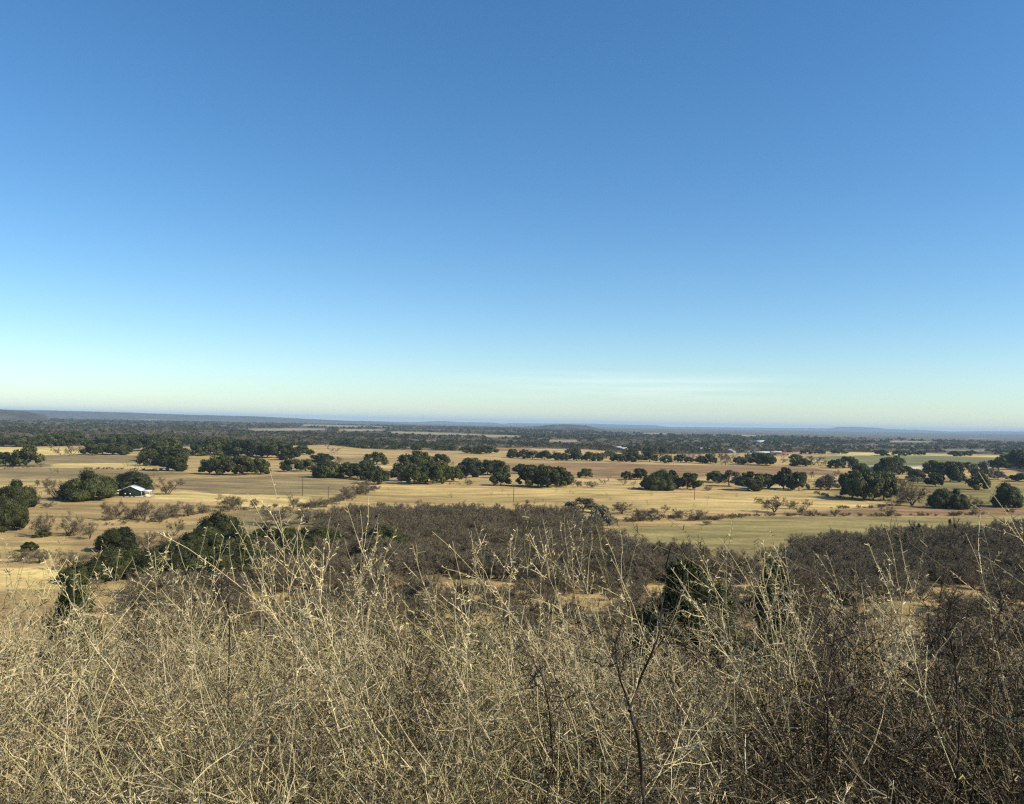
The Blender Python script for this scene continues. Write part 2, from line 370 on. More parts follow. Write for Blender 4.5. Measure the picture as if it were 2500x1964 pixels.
# ------------------------------------------------------------------ far hills with real depth
hill_mat = mat_noise('wooded_hills', (.045, .043, .032), (.11, .095, .07), .012, detail=6)
for nme, dist, half, pts in (
    ('hills', 22000, 5000, [(1180, 1040), (1240, 1033), (1330, 1034.5), (1430, 1034.5), (1520, 1037), (1600, 1038.5), (1628, 1042.5), (1700, 1043), (1880, 1045), (2030, 1046.3), (2043, 1042.6), (2095, 1042.6), (2140, 1045), (2169, 1048), (2243, 1050), (2316, 1054), (2400, 1053.2), (2500, 1054), (2700, 1058), (2900, 1070)]),
    ('hills', 15000, 6000, [(1330, 1052), (1500, 1047), (1700, 1050), (1900, 1051), (2100, 1054), (2300, 1058), (2600, 1062), (2900, 1075)]),
    ('hills', 10500, 1500, [(-300, 996), (-100, 998), (0, 1001), (118, 1002.5), (294, 1007), (430, 1012), (640, 1017.5), (738, 1022.5), (855, 1028), (930, 1031), (1003, 1035)]),
    ('hills', 18000, 1200, [(840, 1030), (880, 1027.5), (960, 1030), (1020, 1031), (1060, 1028.6), (1090, 1028.6), (1120, 1031), (1200, 1032), (1240, 1036)]),
    ('hills', 4600, 500, [(-300, 1000), (-60, 998), (0, 999.6), (30, 1002.5), (60, 1005), (100, 1012), (130, 1018)]),
    ('hills', 5600, 600, [(1240, 1049), (1282, 1043), (1330, 1039), (1350, 1037.2), (1387, 1036.5), (1430, 1039), (1450, 1043), (1478, 1050), (1500, 1054)]),
):
    pts = np.array(pts, float); X = np.linspace(pts[0, 0], pts[-1, 0], 160)
    Y = np.interp(X, pts[:, 0], pts[:, 1]) + .18 * np.sin(X * .31) + .12 * np.sin(X * .83 + 1)
    top = []
    for x_, y_ in zip(X, Y):
        d = ray(x_, y_); top.append(d * dist / math.hypot(d[0], d[1]) + np.array([0, 0, EYE]))
    top = np.array(top); s_ = np.linspace(-1, 1, 15); rowsv = []
    edge = np.clip(np.minimum(np.arange(160), 159 - np.arange(160)) / 6, 0, 1)
    for u in s_:
        k_ = 1 + u * half / dist; prof = (math.cos(u * math.pi) + 1) / 2
        z = np.maximum(top[:, 2], 2) * prof * edge - 1 + prof * .98
        rowsv.append(np.stack([top[:, 0] * k_, top[:, 1] * k_, z], -1))
    V = np.array(rowsv); idx = np.arange(15 * 160).reshape(15, 160); a = idx[:-1, :-1]; b_ = idx[1:, :-1]
    q = np.stack([a, idx[:-1, 1:], idx[1:, 1:], b_], -1).reshape(-1, 4)
    hm = MB(); hm.add(V, q); link(nme, hm.mesh('hills', hill_mat, True), kind='structure')

# ------------------------------------------------------------------ plants: mesh makers
def oak_meshes(W, H, lobes, nleaf, leaf, trunks=1, core=.84, sub=1, lo=(.016, .021, .006), hi=(.088, .094, .026), flat=.15):
    # foliage lobes spread through a wide dome
    az = rng.uniform(0, 2 * math.pi, lobes); rr = np.sqrt(rng.uniform(0, 1, lobes)) * W / 2 * .80
    dome = 1 - (rr / (W / 2)) ** 2
    lz = H * (flat + (.82 - flat) * dome * rng.uniform(.45, 1.0, lobes))
    k = lobes // 3
    az[:k] = np.linspace(0, 2 * math.pi, k, endpoint=False) + rng.uniform(-.3, .3, k); rr[:k] = W / 2 * rng.uniform(.62, .86, k); lz[:k] = H * rng.uniform(flat * .75, flat + .14, k)
    LC = np.stack([rr * np.cos(az), rr * np.sin(az), lz], -1); LR = W * rng.uniform(.07, .19, lobes)
    LC[:, 2] = np.minimum(LC[:, 2], H - LR * .75)
    m = MB(); V0, F0 = (ICO0, ICO1)[sub]
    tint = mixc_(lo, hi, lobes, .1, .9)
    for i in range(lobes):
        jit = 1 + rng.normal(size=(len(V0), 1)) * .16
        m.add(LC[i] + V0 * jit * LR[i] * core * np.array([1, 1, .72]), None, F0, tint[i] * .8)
    w_ = LR ** 2; pick = rng.choice(lobes, nleaf, p=w_ / w_.sum()); d = rand_dirs(nleaf); d[:, 2] = np.where(d[:, 2] < -.35, -d[:, 2], d[:, 2]); d = norm(d)
    P = LC[pick] + d * (LR[pick] * rng.uniform(.70, 1.22, nleaf))[:, None] * np.array([1, 1, .78])
    P[:, 2] = np.maximum(P[:, 2], H * .10)
    N = norm(d + rng.normal(size=(nleaf, 3)) * .55)
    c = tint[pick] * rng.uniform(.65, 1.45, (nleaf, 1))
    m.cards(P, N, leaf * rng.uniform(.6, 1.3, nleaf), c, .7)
    tms = []; tr = W * .022
    for j in range(trunks):
        tm = MB(); tms.append(tm)
        b0 = np.array([0, 0, -.3]) if trunks == 1 else np.array([rng.uniform(-.30, .30) * W, rng.uniform(-.18, .18) * W, -.3])
        fork = b0 + np.array([rng.uniform(-.03, .03) * W, rng.uniform(-.03, .03) * W, H * rng.uniform(.2, .3)])
        tt = np.linspace(0, 1, 5)[None, :, None]
        tm.tubes(b0 + (fork - b0) * tt, np.linspace(1.35, .9, 5)[None] * tr, 7)
        near = np.argsort(np.linalg.norm(LC - fork, axis=1))[: (6 if trunks > 1 else 9)]
        n = len(near); f = np.repeat(fork[None], n, 0); e = LC[near]
        t5 = np.linspace(0, 1, 6)[None, :, None]; mid = np.array([0, 0, H * .05]) * np.sin(t5 * math.pi)
        tm.tubes(f[:, None] + (e - f)[:, None] * t5 - mid, rad(n, 6, tr * .75, tr * .2), 5)
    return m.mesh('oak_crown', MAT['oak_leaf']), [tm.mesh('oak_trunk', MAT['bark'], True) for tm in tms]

def mesquite_meshes(W, H, stems=4, nb=6, nt=9, nf=7, tw=.02, mist=0):
    az = rng.uniform(0, 2 * math.pi, stems); tilt = rng.uniform(.25, .85, stems)
    d = np.stack([np.sin(tilt) * np.cos(az), np.sin(tilt) * np.sin(az), np.cos(tilt)], -1)
    p0 = np.zeros((stems, 3)); p0[:, :2] = rng.normal(size=(stems, 2)) * W * .02; p0[:, 2] = -.15
    b = d * np.array([.25, .25, -.12])
    S = curves(p0, d, rng.uniform(.75, .95, stems) * H, 8, b, .28)
    B, i1, t1 = sprout(S, nb, .25, 1, .5, 1.2, W * .22, W * .42, 6, .12, .25)
    T, i2, t2 = sprout(B, nt, .15, 1, .4, 1.2, W * .09, W * .2, 4, .1, .25)
    F, i3, t3 = sprout(T, nf, .1, 1, .3, 1.3, W * .04, W * .11, 3, .05, .2)
    tm = MB(); tm.tubes(S, rad(stems, 8, W * .018, W * .005), 6)
    cm = MB(); cm.tubes(B, rad(len(B), 6, W * .006, W * .003), 3, mixc_((.085, .066, .045), (.14, .112, .075), len(B)))
    cm.ribbons(T, rad(len(T), 4, tw * 1.0, tw * .7), mixc_((.10, .078, .045), (.19, .152, .095), len(T)))
    cm.ribbons(F, rad(len(F), 3, tw * .65, tw * .4), mixc_((.11, .086, .05), (.24, .195, .125), len(F)))
    if mist:   # clumps of mistletoe
        e = F[rng.integers(0, len(F), mist), -1]
        for c_ in e:
            dd = rand_dirs(60); cm.cards(c_ + dd * W * .05 * rng.uniform(.3, 1, (60, 1)), dd, W * .018, mixc_((.03, .035, .012), (.07, .07, .025), 60))
    return cm.mesh('mesquite_crown', MAT['mesquite_twig']), [tm.mesh('mesquite_trunk', MAT['mesquite_bark'], True)]

OAK_SINGLE = [oak_meshes(10, 7.6, 22, 2600, .30) for _ in range(5)]
OAK_MOTTE = [oak_meshes(14, 7.2, 34, 3600, .32, trunks=5, flat=.18) for _ in range(4)]
OAK_BIG = [oak_meshes(20, 12, 60, 15000, .28, trunks=2, flat=.18) for _ in range(3)]
OAK_FAR = [oak_meshes(10, 7, 10, 260, .65, trunks=1, sub=0) for _ in range(4)]
GREYLEAF = [oak_meshes(9, 7, 20, 1700, .26, core=.5, lo=(.10, .092, .058), hi=(.17, .15, .095)) for _ in range(3)]
MESQ = [mesquite_meshes(6, 4.6, 5, 7, 10, 9, .026) for _ in range(4)] + [mesquite_meshes(6, 4.6, 4, 6, 9, 7, .024, mist=7)]
MESQ_FAR = [mesquite_meshes(6, 4.4, 3, 5, 6, 4, .06) for _ in range(3)]
SPROUT = [mesquite_meshes(2.4, 2.6, 3, 3, 4, 3, .022) for _ in range(2)]
DIM = {'oak': (10, 7.6), 'motte': (14, 7.2), 'big': (20, 12), 'far': (10, 7), 'grey': (9, 7), 'mesq': (5.9, 4.6), 'mfar': (6, 4.4), 'sprout': (2.2, 2.6), 'mist': (5.9, 4.6)}
POOL = {'oak': OAK_SINGLE, 'motte': OAK_MOTTE, 'big': OAK_BIG, 'far': OAK_FAR, 'grey': GREYLEAF, 'mesq': MESQ[:4], 'mist': MESQ[4:], 'mfar': MESQ_FAR, 'sprout': SPROUT}
def bounds(cr):
    n = len(cr.vertices); v = np.empty(n * 3, np.float32); cr.vertices.foreach_get('co', v); v = v.reshape(-1, 3)
    lo, hi = np.percentile(v, 1.0, 0), np.percentile(v, 99.0, 0)
    return float((hi[0] - lo[0] + hi[1] - lo[1]) / 2), float(np.percentile(v[:, 2], 99.5))
CYC = {}
TREES = []
def plant(kind, c, x, y, w_, h_, label, group=None, lean=0):
    X, Y = px(c, x, y); s = CROPX[c][2]
    p = ground_at(X, Y); D = float(np.dot(p - np.array([0, 0, EYE]), Fv)); k = D / FPX / s
    Wm, Hm = w_ * k, h_ * k
    if 'dark mass at lower left' in label or 'entering the thicket' in label: Wm, Hm = Wm * 1.2, Hm * 1.12
    if kind in ('oak', 'grey', 'mfar'): Wm, Hm = Wm * 1.14, Hm * 1.10
    i = CYC.get(kind, 0); CYC[kind] = i + 1
    cr, tr = POOL[kind][i % len(POOL[kind])]
    W0, H0 = bounds(cr)
    nm = {'mesq': 'bare_mesquite', 'mist': 'bare_mesquite', 'mfar': 'bare_mesquite', 'sprout': 'mesquite_sapling', 'grey': 'grey_leaved_tree'}.get(kind, 'live_oak')
    cat = {'sprout': 'sapling'}.get(kind, 'tree')
    sx = Wm / W0
    o = thing(nm, label, cat, p, random.uniform(0, 6.28), (sx, sx, Hm / H0), group)
    if lean: o.rotation_euler = (0, lean, 0)
    link('crown', cr, o)
    for t_ in tr: link('trunk', t_, o)
    TREES.append((p[0], p[1], max(Wm * .5, 1)))
    return o
ORD = 'first second third fourth fifth sixth seventh eighth ninth tenth eleventh twelfth thirteenth fourteenth fifteenth sixteenth seventeenth eighteenth nineteenth twentieth'.split()
ORD += ['twenty-' + o for o in ORD[:9]] + ['thirtieth'] + ['thirty-' + o for o in ORD[:9]] + ['fortieth']
def row(kind, c, items, label, group):
    """items (x, base y, w, h[, kind]) of one crop, named by their order from the left; label has {o}"""
    items = [(it if len(it) > 4 else (*it, kind)) for it in items]
    for i, it in enumerate(sorted(items, key=lambda q: q[0] if c else q[0])):
        x, y, w_, h_, kd = it[:5]
        plant(kd, c, x, y, w_, h_, label.format(o=ORD[i], k={'mesq': 'bare mesquite', 'mfar': 'bare mesquite', 'grey': 'grey-leaved tree'}.get(kd, 'live oak')), group)

# --- single trees one can point at
S = lambda *a_, **k_: plant(*a_, **k_)
S('big', 1, 725, 815, 420, 232, 'large spreading dark live oak close on the left of the green house', 'live oaks of the valley')
S('big', 1, 1100, 742, 300, 160, 'rounded live oak with pale limbs right behind the green house', 'live oaks of the valley')
S('big', 1, 40, 1072, 320, 255, 'big live oak with a dark trunk at the left edge, nearest of the pair there', 'live oaks of the valley')
S('big', 1, 120, 885, 310, 222, 'live oak behind the big oak at the left edge, its crown leaning right', 'live oaks of the valley')
S('mesq', 1, 1385, 775, 195, 152, 'spreading bare mesquite standing alone on gold grass right of the green house')
S('mesq', 1, 460, 812, 210, 175, 'tall bare mesquite left of the large oak beside the house')
S('mesq', 1, 385, 722, 100, 80, 'small pale bare mesquite behind the tall one left of the large oak')
S('mesq', 1, 310, 702, 60, 52, 'smallest bare mesquite of the three left of the large oak')
S('mesq', 1, 395, 880, 130, 50, 'low fallen bare tree lying on grass in front of the large oak')
S('sprout', 1, 430, 600, 62, 55, 'small round bare tree in the grey field, left one of two')
S('sprout', 1, 482, 596, 50, 48, 'small round bare tree in the grey field, right one of two')
S('mfar', 1, 350, 548, 70, 45, 'toppled bare tree right of the tall grey-topped oak near left edge')
S('oak', 1, 215, 540, 195, 165, 'tall ragged live oak with a pale top at the left edge of the far fields')
S('sprout', 1, 1062, 570, 50, 88, 'crooked leaning bare tree before the oak clump behind the house', lean=-.3)
S('sprout', 1, 1140, 570, 80, 90, 'upright bare tree with level branches beside the crooked one')
S('mfar', 1, 515, 450, 170, 88, 'wide bare mesquite at the far edge of the fields on the left')
S('mfar', 1, 605, 448, 110, 78, 'bare mesquite next right of the wide one at the far field edge')
S('oak', 2, 1015, 525, 175, 92, 'round live oak standing alone behind the centre-left clumps')
S('oak', 2, 1550, 522, 130, 76, 'round live oak alone behind the largest oak clump in the centre')
S('mfar', 2, 1630, 528, 55, 36, 'little bare tree touching the lone oak behind the largest clump')
S('oak', 2, 1347, 415, 82, 55, 'small dark live oak alone at the far edge of the pale field')
S('mfar', 2, 655, 428, 110, 64, 'brown bare mesquite at the far left edge of the pale middle field')
S('oak', 2, 785, 372, 90, 52, 'dark oak at the woodland edge right of the brown mesquite')
S('mfar', 2, 710, 512, 90, 46, 'grey dome-shaped bare tree behind the centre-left oak clump')
S('mfar', 2, 622, 500, 70, 50, 'grey bare tree behind the centre-left clump, left of the dome-shaped one')
S('mesq', 2, 1770, 697, 74, 58, 'pale bare mesquite in front of the gap between the two centre clumps')
S('sprout', 2, 1680, 695, 36, 40, 'tiny bare tree left of the pale mesquite in the centre')
S('mesq', 2, 328, 885, 104, 96, 'pale bare mesquite on the bright strip of gold grass')
S('sprout', 2, 290, 798, 62, 60, 'small bare tree behind the mesquite on the bright gold strip')
S('mesq', 2, 1040, 885, 85, 52, 'low leaning dark mesquite on gold grass above the thicket')
S('sprout', 2, 962, 898, 80, 60, 'pale bare bush left of the low leaning mesquite')
S('mesq', 2, 1195, 906, 80, 72, 'round pale bare mesquite alone on gold grass above the thicket')
S('mesq', 2, 1460, 930, 130, 62, 'brown ragged mesquite at the top edge of the grey thicket')
S('mesq', 2, 1640, 920, 90, 74, 'bare mesquite between the ragged one and the dark forked one')
S('mist', 2, 1755, 922, 110, 84, 'dark forked mesquite at the upper edge of the thicket')
S('mist', 3, 88, 930, 175, 108, 'mesquite dotted with dark mistletoe balls in front of the thin pole')
S('grey', 3, 625, 925, 255, 112, 'pale grey rounded tree at the upper right end of the thicket')
S('grey', 3, 760, 1060, 220, 170, 'greenish grey tree at the right end of the thicket, leaning down the bank')
S('mesq', 3, 950, 932, 180, 96, 'broad pale mesquite right of the greenish oak')
S('mesq', 3, 1100, 992, 220, 112, 'dense dark mesquite on the bank between gold and green field')
S('mesq', 3, 1200, 978, 170, 92, 'brown mesquite on the bank right of the dense dark one')
S('mist', 3, 1300, 925, 80, 64, 'small mesquite with dark mistletoe clumps on the bank')
S('mesq', 3, 1408, 965, 120, 72, 'bare bush on the bank, right of the mistletoe mesquite')
S('mesq', 3, 1545, 990, 160, 92, 'dark tangled bush on the bank with a dead leaning stick')
S('mesq', 3, 1645, 1025, 100, 44, 'low bare bush at the rim of the olive field')
S('mesq', 3, 1740, 985, 140, 44, 'low brown brush on the bank near its right end')
S('oak', 3, 642, 637, 106, 70, 'small umbrella-shaped live oak alone in the brown field')
S('oak', 3, 985, 652, 86, 65, 'small dark live oak left of the taller one behind the big centre-right oak')
S('oak', 3, 1096, 652, 110, 86, 'round dark live oak behind and left of the big centre-right oak')
S('big', 3, 1255, 737, 240, 164, 'big dome-shaped live oak in the centre-right of the gold field')
S('oak', 3, 1178, 728, 140, 90, 'low skirt oak on the left side of the big dome-shaped one')
S('oak', 3, 1350, 718, 120, 130, 'live oak growing into the right side of the big dome-shaped one')
S('oak', 3, 1487, 732, 175, 124, 'round live oak with a dark trunk beside the thin pole')
S('mesq', 3, 580, 713, 72, 62, 'pale bare mesquite just right of the dense oak clump')
S('mesq', 3, 702, 716, 96, 54, 'low bare mesquite before the small umbrella-shaped oak')
S('mfar', 3, 800, 690, 90, 70, 'grey bare mesquite in the row behind the gold field')
S('mfar', 3, 958, 693, 66, 50, 'grey bare mesquite next to the two small round oaks')
S('mfar', 3, 1040, 698, 44, 36, 'tiny bare tree left of the big dome-shaped oak')
S('mesq', 3, 1660, 742, 80, 40, 'faint low bare bush between oaks right of the pole')
S('mesq', 4, 550, 738, 180, 132, 'grey half-bare tree in front of the far track on the right')
S('grey', 4, 540, 735, 170, 112, 'grey-leaved tree overlapping the half-bare one on the right')
S('mfar', 4, 480, 718, 90, 74, 'small bare tree left of the grey half-bare tree')
S('mfar', 4, 410, 634, 62, 48, 'small bare tree at the corner of the brown field')
S('mfar', 4, 615, 625, 60, 58, 'thin bare tree standing by the sandy track')
S('mesq', 4, 1245, 868, 225, 190, 'large bare mesquite with a stout dark trunk before the olive pasture')
S('mesq', 4, 1150, 845, 110, 92, 'small bare tree under the left side of the large bare mesquite')
S('mesq', 4, 1168, 708, 96, 92, 'bare tree with level branches beside the big right-hand oak clump')
S('grey', 4, 1290, 680, 130, 44, 'grey scrub tree behind the large bare mesquite')
S('big', 4, 1490, 888, 190, 160, 'left oak of the dark pair standing in the olive pasture')
S('big', 4, 1610, 892, 210, 160, 'right oak of the dark pair standing in the olive pasture')
S('mesq', 4, 1760, 893, 120, 108, 'bare tree at the right side of the dark oak pair')
S('big', 4, 2040, 878, 215, 196, 'dense rounded live oak near the right edge with the twig crossing it')
S('oak', 4, 1798, 735, 150, 112, 'live oak with one slender trunk casting a long shadow on the pasture')
S('grey', 4, 1830, 665, 160, 150, 'tall grey-green tree behind the slender-trunk oak')
S('oak', 4, 1440, 708, 130, 104, 'round live oak on a short trunk, left front of the right-hand group')
S('mist', 4, 370, 893, 84, 78, 'dark gnarled little mesquite with clumps on the gold field edge')
S('mesq', 4, 100, 922, 235, 130, 'wide grey mesquite on the rim between gold and olive fields')
S('mesq', 4, 225, 892, 110, 70, 'low mesquite at the right flank of the wide grey one')
S('mesq', 4, 325, 942, 110, 84, 'bare bush on the field rim below the gnarled mesquite')
S('mesq', 4, 430, 952, 130, 58, 'low bare bush on the field rim, second right of the wide mesquite')
S('mesq', 4, 607, 957, 92, 62, 'round dark brush ball on the field rim')
S('mesq', 4, 685, 957, 52, 32, 'tiny brush ball right of the round dark one')
S('mesq', 4, 1062, 952, 150, 80, 'round pale mesquite on the rim of the olive field')
S('mesq', 4, 1315, 948, 60, 40, 'small dark bush on the rim of the olive field')
S('mesq', 4, 1620, 950, 100, 42, 'low bush below the dark oak pair on the field rim')
S('mesq', 4, 1775, 945, 80, 52, 'bushy clump on the rim below the slender-trunk oak')
S('mist', 1, 1440, 1115, 130, 150, 'dead-looking tree with dark clumps between the two dark green masses', lean=.1)
S('mesq', 1, 350, 1125, 205, 195, 'wide bare mesquite over a black bush, left foreground of the valley')
S('mesq', 1, 565, 1112, 225, 190, 'wide bare mesquite next to the one over the black bush')
S('mesq', 1, 745, 1142, 150, 132, 'pale bare mesquite on grass, right of the wide pair')
S('oak', 1, 345, 1125, 120, 50, 'low black-green bush under the wide bare mesquite')
S('oak', 1, 245, 1240, 115, 68, 'small dark shrub oak on the slope at lower left')
S('mesq', 1, 150, 1335, 170, 105, 'purple-grey bush left of the small dark shrub oak')
S('mesq', 1, 330, 1340, 200, 110, 'grey bare bush beneath the small dark shrub oak')
S('mesq', 1, 560, 1400, 270, 175, 'broad purple-grey bush below the pale mesquite, left slope')
S('big', 1, 965, 1240, 270, 190, 'dark green oak with a pointed top, left of the large dark mass')
row('big', 1, [(1830, 1190, 300, 235), (1700, 1270, 300, 200), (1950, 1290, 280, 200), (1560, 1340, 340, 215), (1400, 1400, 330, 200), (1780, 1390, 380, 230), (2010, 1410, 330, 240), (1250, 1450, 320, 180), (1090, 1400, 300, 190), (960, 1450, 300, 200), (820, 1490, 260, 150), (640, 1500, 240, 140), (1600, 1470, 360, 200), (1880, 1490, 360, 200), (2130, 1440, 220, 170)], 'dark live oak, {o} from the left in the large dark mass at lower left', 'oaks of the dark mass at lower left')
row('big', 2, [(110, 1180, 200, 130), (230, 1200, 220, 150), (420, 1220, 240, 150), (560, 1260, 280, 190), (700, 1270, 220, 160), (330, 1290, 260, 150), (980, 1240, 200, 150), (1100, 1255, 240, 190), (1010, 1300, 240, 130)], 'dark live oak, {o} from the left in the belt entering the thicket', 'oaks entering the thicket')
S('mesq', 2, 200, 1030, 300, 150, 'wide bare mesquite left above the thicket')
S('mesq', 2, 440, 1010, 240, 130, 'bare mesquite with dark clumps right of the wide one above the thicket')

# --- rows and clumps, each tree named by its order
row('oak', 1, [(45, 540, 115, 108), (130, 542, 70, 88)], 'dark live oak, {o} from the left of two beside the tall ragged oak', 'live oaks of the valley')
row('oak', 1, [(765, 447, 140, 85), (850, 440, 130, 85), (935, 445, 190, 88), (1040, 430, 100, 62)], 'dark live oak, {o} from the left in the row above the grey field', 'live oaks of the valley')
row('oak', 1, [(1250, 535, 190, 110), (1395, 578, 250, 160), (1480, 560, 130, 110), (1370, 500, 300, 150), (1300, 470, 180, 110), (1460, 470, 150, 110)], 'live oak, {o} from the left in the tall clump behind the house', 'live oaks of the valley')
row('oak', 1, [(1090, 415, 150, 100), (1190, 412, 170, 115), (1290, 410, 170, 110), (1390, 405, 160, 100), (960, 380, 150, 90), (850, 375, 140, 80)], 'live oak, {o} from the left, belt behind the tall clump', 'live oaks of the valley')
row('oak', 1, [(125, 378, 130, 82), (30, 375, 110, 70), (230, 375, 130, 78), (330, 372, 120, 80), (430, 372, 140, 95), (540, 372, 160, 92), (670, 365, 120, 78)], 'live oak, {o} from the left along the far left field edge', 'live oaks of the valley')
row('oak', 1, [(1735, 603, 150, 110), (1850, 611, 220, 150), (1990, 612, 190, 140), (2110, 608, 150, 122), (2160, 603, 130, 110)], 'live oak, {o} from the left in the flat-topped clump right of the house', 'live oaks of the valley')
row('oak', 1, [(1640, 455, 130, 85), (1740, 450, 190, 125), (1860, 440, 190, 125), (1800, 420, 160, 110), (1980, 450, 170, 120), (2070, 458, 180, 125)], 'live oak, {o} from the left in the long belt beyond the grey field', 'live oaks of the valley')
row('oak', 2, [(20, 462, 130, 100), (110, 465, 140, 110), (190, 470, 170, 120), (300, 487, 150, 112), (390, 442, 120, 72), (470, 446, 66, 42)], 'live oak, {o} from the left, right end of the long oak belt', 'live oaks of the valley')
row('motte', 2, [(310, 582, 160, 92, 'oak'), (425, 580, 140, 90, 'oak'), (570, 508, 170, 68, 'oak'), (620, 632, 250, 140), (740, 632, 170, 110, 'oak'), (790, 575, 110, 62, 'oak'), (860, 642, 160, 115, 'oak'), (935, 590, 150, 92, 'oak'), (950, 655, 140, 100, 'oak'), (1030, 688, 170, 135, 'oak')], 'live oak, {o} from the left in the loose centre-left clump', 'live oaks of the valley')
row('oak', 2, [(1205, 662, 150, 128), (1330, 686, 190, 150), (1290, 610, 200, 150), (1370, 590, 230, 160), (1410, 682, 150, 160), (1485, 688, 160, 160), (1550, 672, 160, 155), (1660, 665, 120, 112)], 'live oak, {o} from the left in the largest clump in the centre', 'live oaks of the valley')
row('oak', 2, [(1760, 632, 185, 130), (1810, 602, 180, 118), (1935, 612, 150, 112), (2010, 612, 150, 110), (2050, 640, 120, 125), (2045, 698, 150, 100)], 'live oak, {o} from the left in the clump right of the largest one', 'live oaks of the valley')
row('oak', 2, [(1800, 437, 100, 50), (1870, 438, 120, 62), (1950, 436, 120, 60), (2150, 472, 90, 42)], 'small live oak, {o} from the left beyond the pale middle field', 'live oaks of the valley')
row('motte', 3, [(100, 600, 115, 72, 'oak'), (170, 705, 170, 160, 'oak'), (250, 712, 190, 165, 'oak'), (330, 714, 200, 160, 'oak'), (410, 712, 180, 150, 'oak'), (485, 702, 110, 112, 'oak')], 'live oak, {o} from the left in the dense round clump just right of centre', 'live oaks of the valley')
row('oak', 3, [(40, 470, 90, 66), (125, 475, 95, 68), (205, 480, 100, 60), (305, 486, 100, 72), (410, 490, 90, 58), (480, 492, 90, 55), (510, 440, 70, 44), (570, 494, 100, 70), (680, 497, 100, 70), (740, 497, 90, 60), (815, 470, 90, 52), (850, 470, 80, 50), (920, 505, 110, 62), (985, 470, 100, 45), (1035, 505, 130, 72), (1175, 502, 110, 78), (1310, 514, 95, 60), (1432, 506, 95, 58), (1502, 510, 70, 44), (1600, 516, 90, 56), (1680, 518, 90, 72), (1760, 500, 80, 60, 'mfar'), (1805, 528, 90, 85, 'mfar'), (1920, 524, 95, 60), (1990, 520, 80, 80, 'grey'), (2080, 530, 130, 92), (2150, 530, 120, 88)], 'small {k}, {o} from the left in the long row beyond the brown field', 'trees beyond the brown field')
row('mfar', 3, [(85, 468, 80, 50), (240, 470, 90, 50), (355, 478, 90, 60), (440, 470, 80, 48), (540, 470, 90, 55), (620, 485, 100, 60), (775, 480, 90, 60), (900, 470, 90, 50), (960, 485, 80, 50), (1090, 490, 90, 56), (1130, 470, 90, 56), (1235, 490, 90, 66), (1270, 470, 80, 50), (1370, 490, 90, 70), (1470, 480, 80, 60), (1550, 495, 90, 70), (1640, 490, 90, 70), (1720, 500, 90, 70), (1860, 510, 100, 76), (1950, 505, 90, 70), (2030, 510, 90, 70), (2120, 500, 100, 70), (1300, 440, 100, 56, 'oak'), (1180, 445, 120, 60, 'oak'), (1030, 445, 100, 50, 'oak'), (560, 440, 90, 50, 'oak')], 'hazy {k}, {o} from the left behind the small oaks past the brown field', 'trees beyond the brown field')
row('oak', 3, [(1715, 672, 125, 86), (1835, 705, 160, 122, 'grey'), (1990, 740, 210, 140), (2090, 728, 170, 115), (2150, 690, 120, 80)], '{k}, {o} from the left in the dark group right of the pole', 'live oaks of the valley')
row('oak', 4, [(30, 532, 140, 92), (170, 512, 90, 52, 'mfar'), (280, 485, 90, 42), (300, 538, 110, 62), (360, 540, 90, 60), (430, 528, 130, 70, 'mfar'), (480, 538, 110, 60, 'mfar'), (620, 556, 120, 70), (720, 552, 130, 84)], '{k}, {o} from the left in the row before the white sheds', 'trees beyond the brown field')
row('oak', 4, [(55, 690, 100, 75), (180, 727, 160, 158), (310, 742, 135, 140)], 'round live oak, {o} from the left of three right of the gold field', 'live oaks of the valley')
row('motte', 4, [(700, 690, 110, 85, 'oak'), (750, 805, 210, 190, 'oak'), (840, 822, 200, 210, 'oak'), (925, 824, 190, 220, 'oak'), (1010, 820, 200, 190, 'oak'), (1000, 690, 180, 110, 'oak'), (870, 740, 220, 140, 'oak')], 'live oak, {o} from the left in the tallest dark clump at right', 'live oaks of the valley')
row('oak', 4, [(812, 615, 155, 92), (980, 610, 120, 80), (1040, 615, 170, 130), (1095, 575, 150, 110), (1165, 606, 150, 66), (1275, 655, 135, 84)], 'live oak, {o} from the left in the group around the white gable', 'live oaks of the valley')
row('oak', 4, [(1430, 600, 150, 98), (1500, 640, 130, 120), (1560, 672, 140, 150), (1600, 600, 140, 90), (1625, 670, 120, 90), (1700, 565, 130, 54)], 'live oak, {o} from the left in the dark group behind the olive pasture', 'live oaks of the valley')
row('oak', 4, [(1960, 565, 150, 90), (2040, 545, 140, 100), (2120, 550, 150, 130), (2170, 570, 120, 120), (2230, 560, 150, 130)], 'live oak, {o} from the left in the tall belt at the right edge', 'live oaks of the valley')
row('grey', 4, [(1960, 650, 110, 70), (2060, 655, 100, 60, 'mfar'), (2130, 665, 130, 62, 'oak'), (1890, 620, 90, 60)], '{k}, {o} from the left in the low scrub above the dense right-edge oak', 'live oaks of the valley')
row('oak', 4, [(365, 440, 90, 34), (480, 440, 80, 34), (640, 437, 100, 34), (995, 450, 92, 42), (1130, 452, 90, 42), (1185, 452, 80, 40), (1262, 446, 46, 26), (1320, 450, 60, 36), (1600, 456, 90, 40), (1680, 454, 90, 34), (1740, 434, 80, 24)], 'small dark live oak, {o} from the left behind the green field', 'oaks behind the green field')
row('mesq', 1, [(940, 985, 195, 162), (1080, 978, 130, 112), (1195, 990, 190, 162), (1325, 1000, 150, 130), (1455, 958, 150, 125), (1560, 952, 130, 104), (1680, 930, 130, 92), (1130, 965, 120, 90), (1390, 965, 120, 90)], 'bare mesquite, {o} from the left in the fence-line row before the house', 'mesquites in the fence-line row')
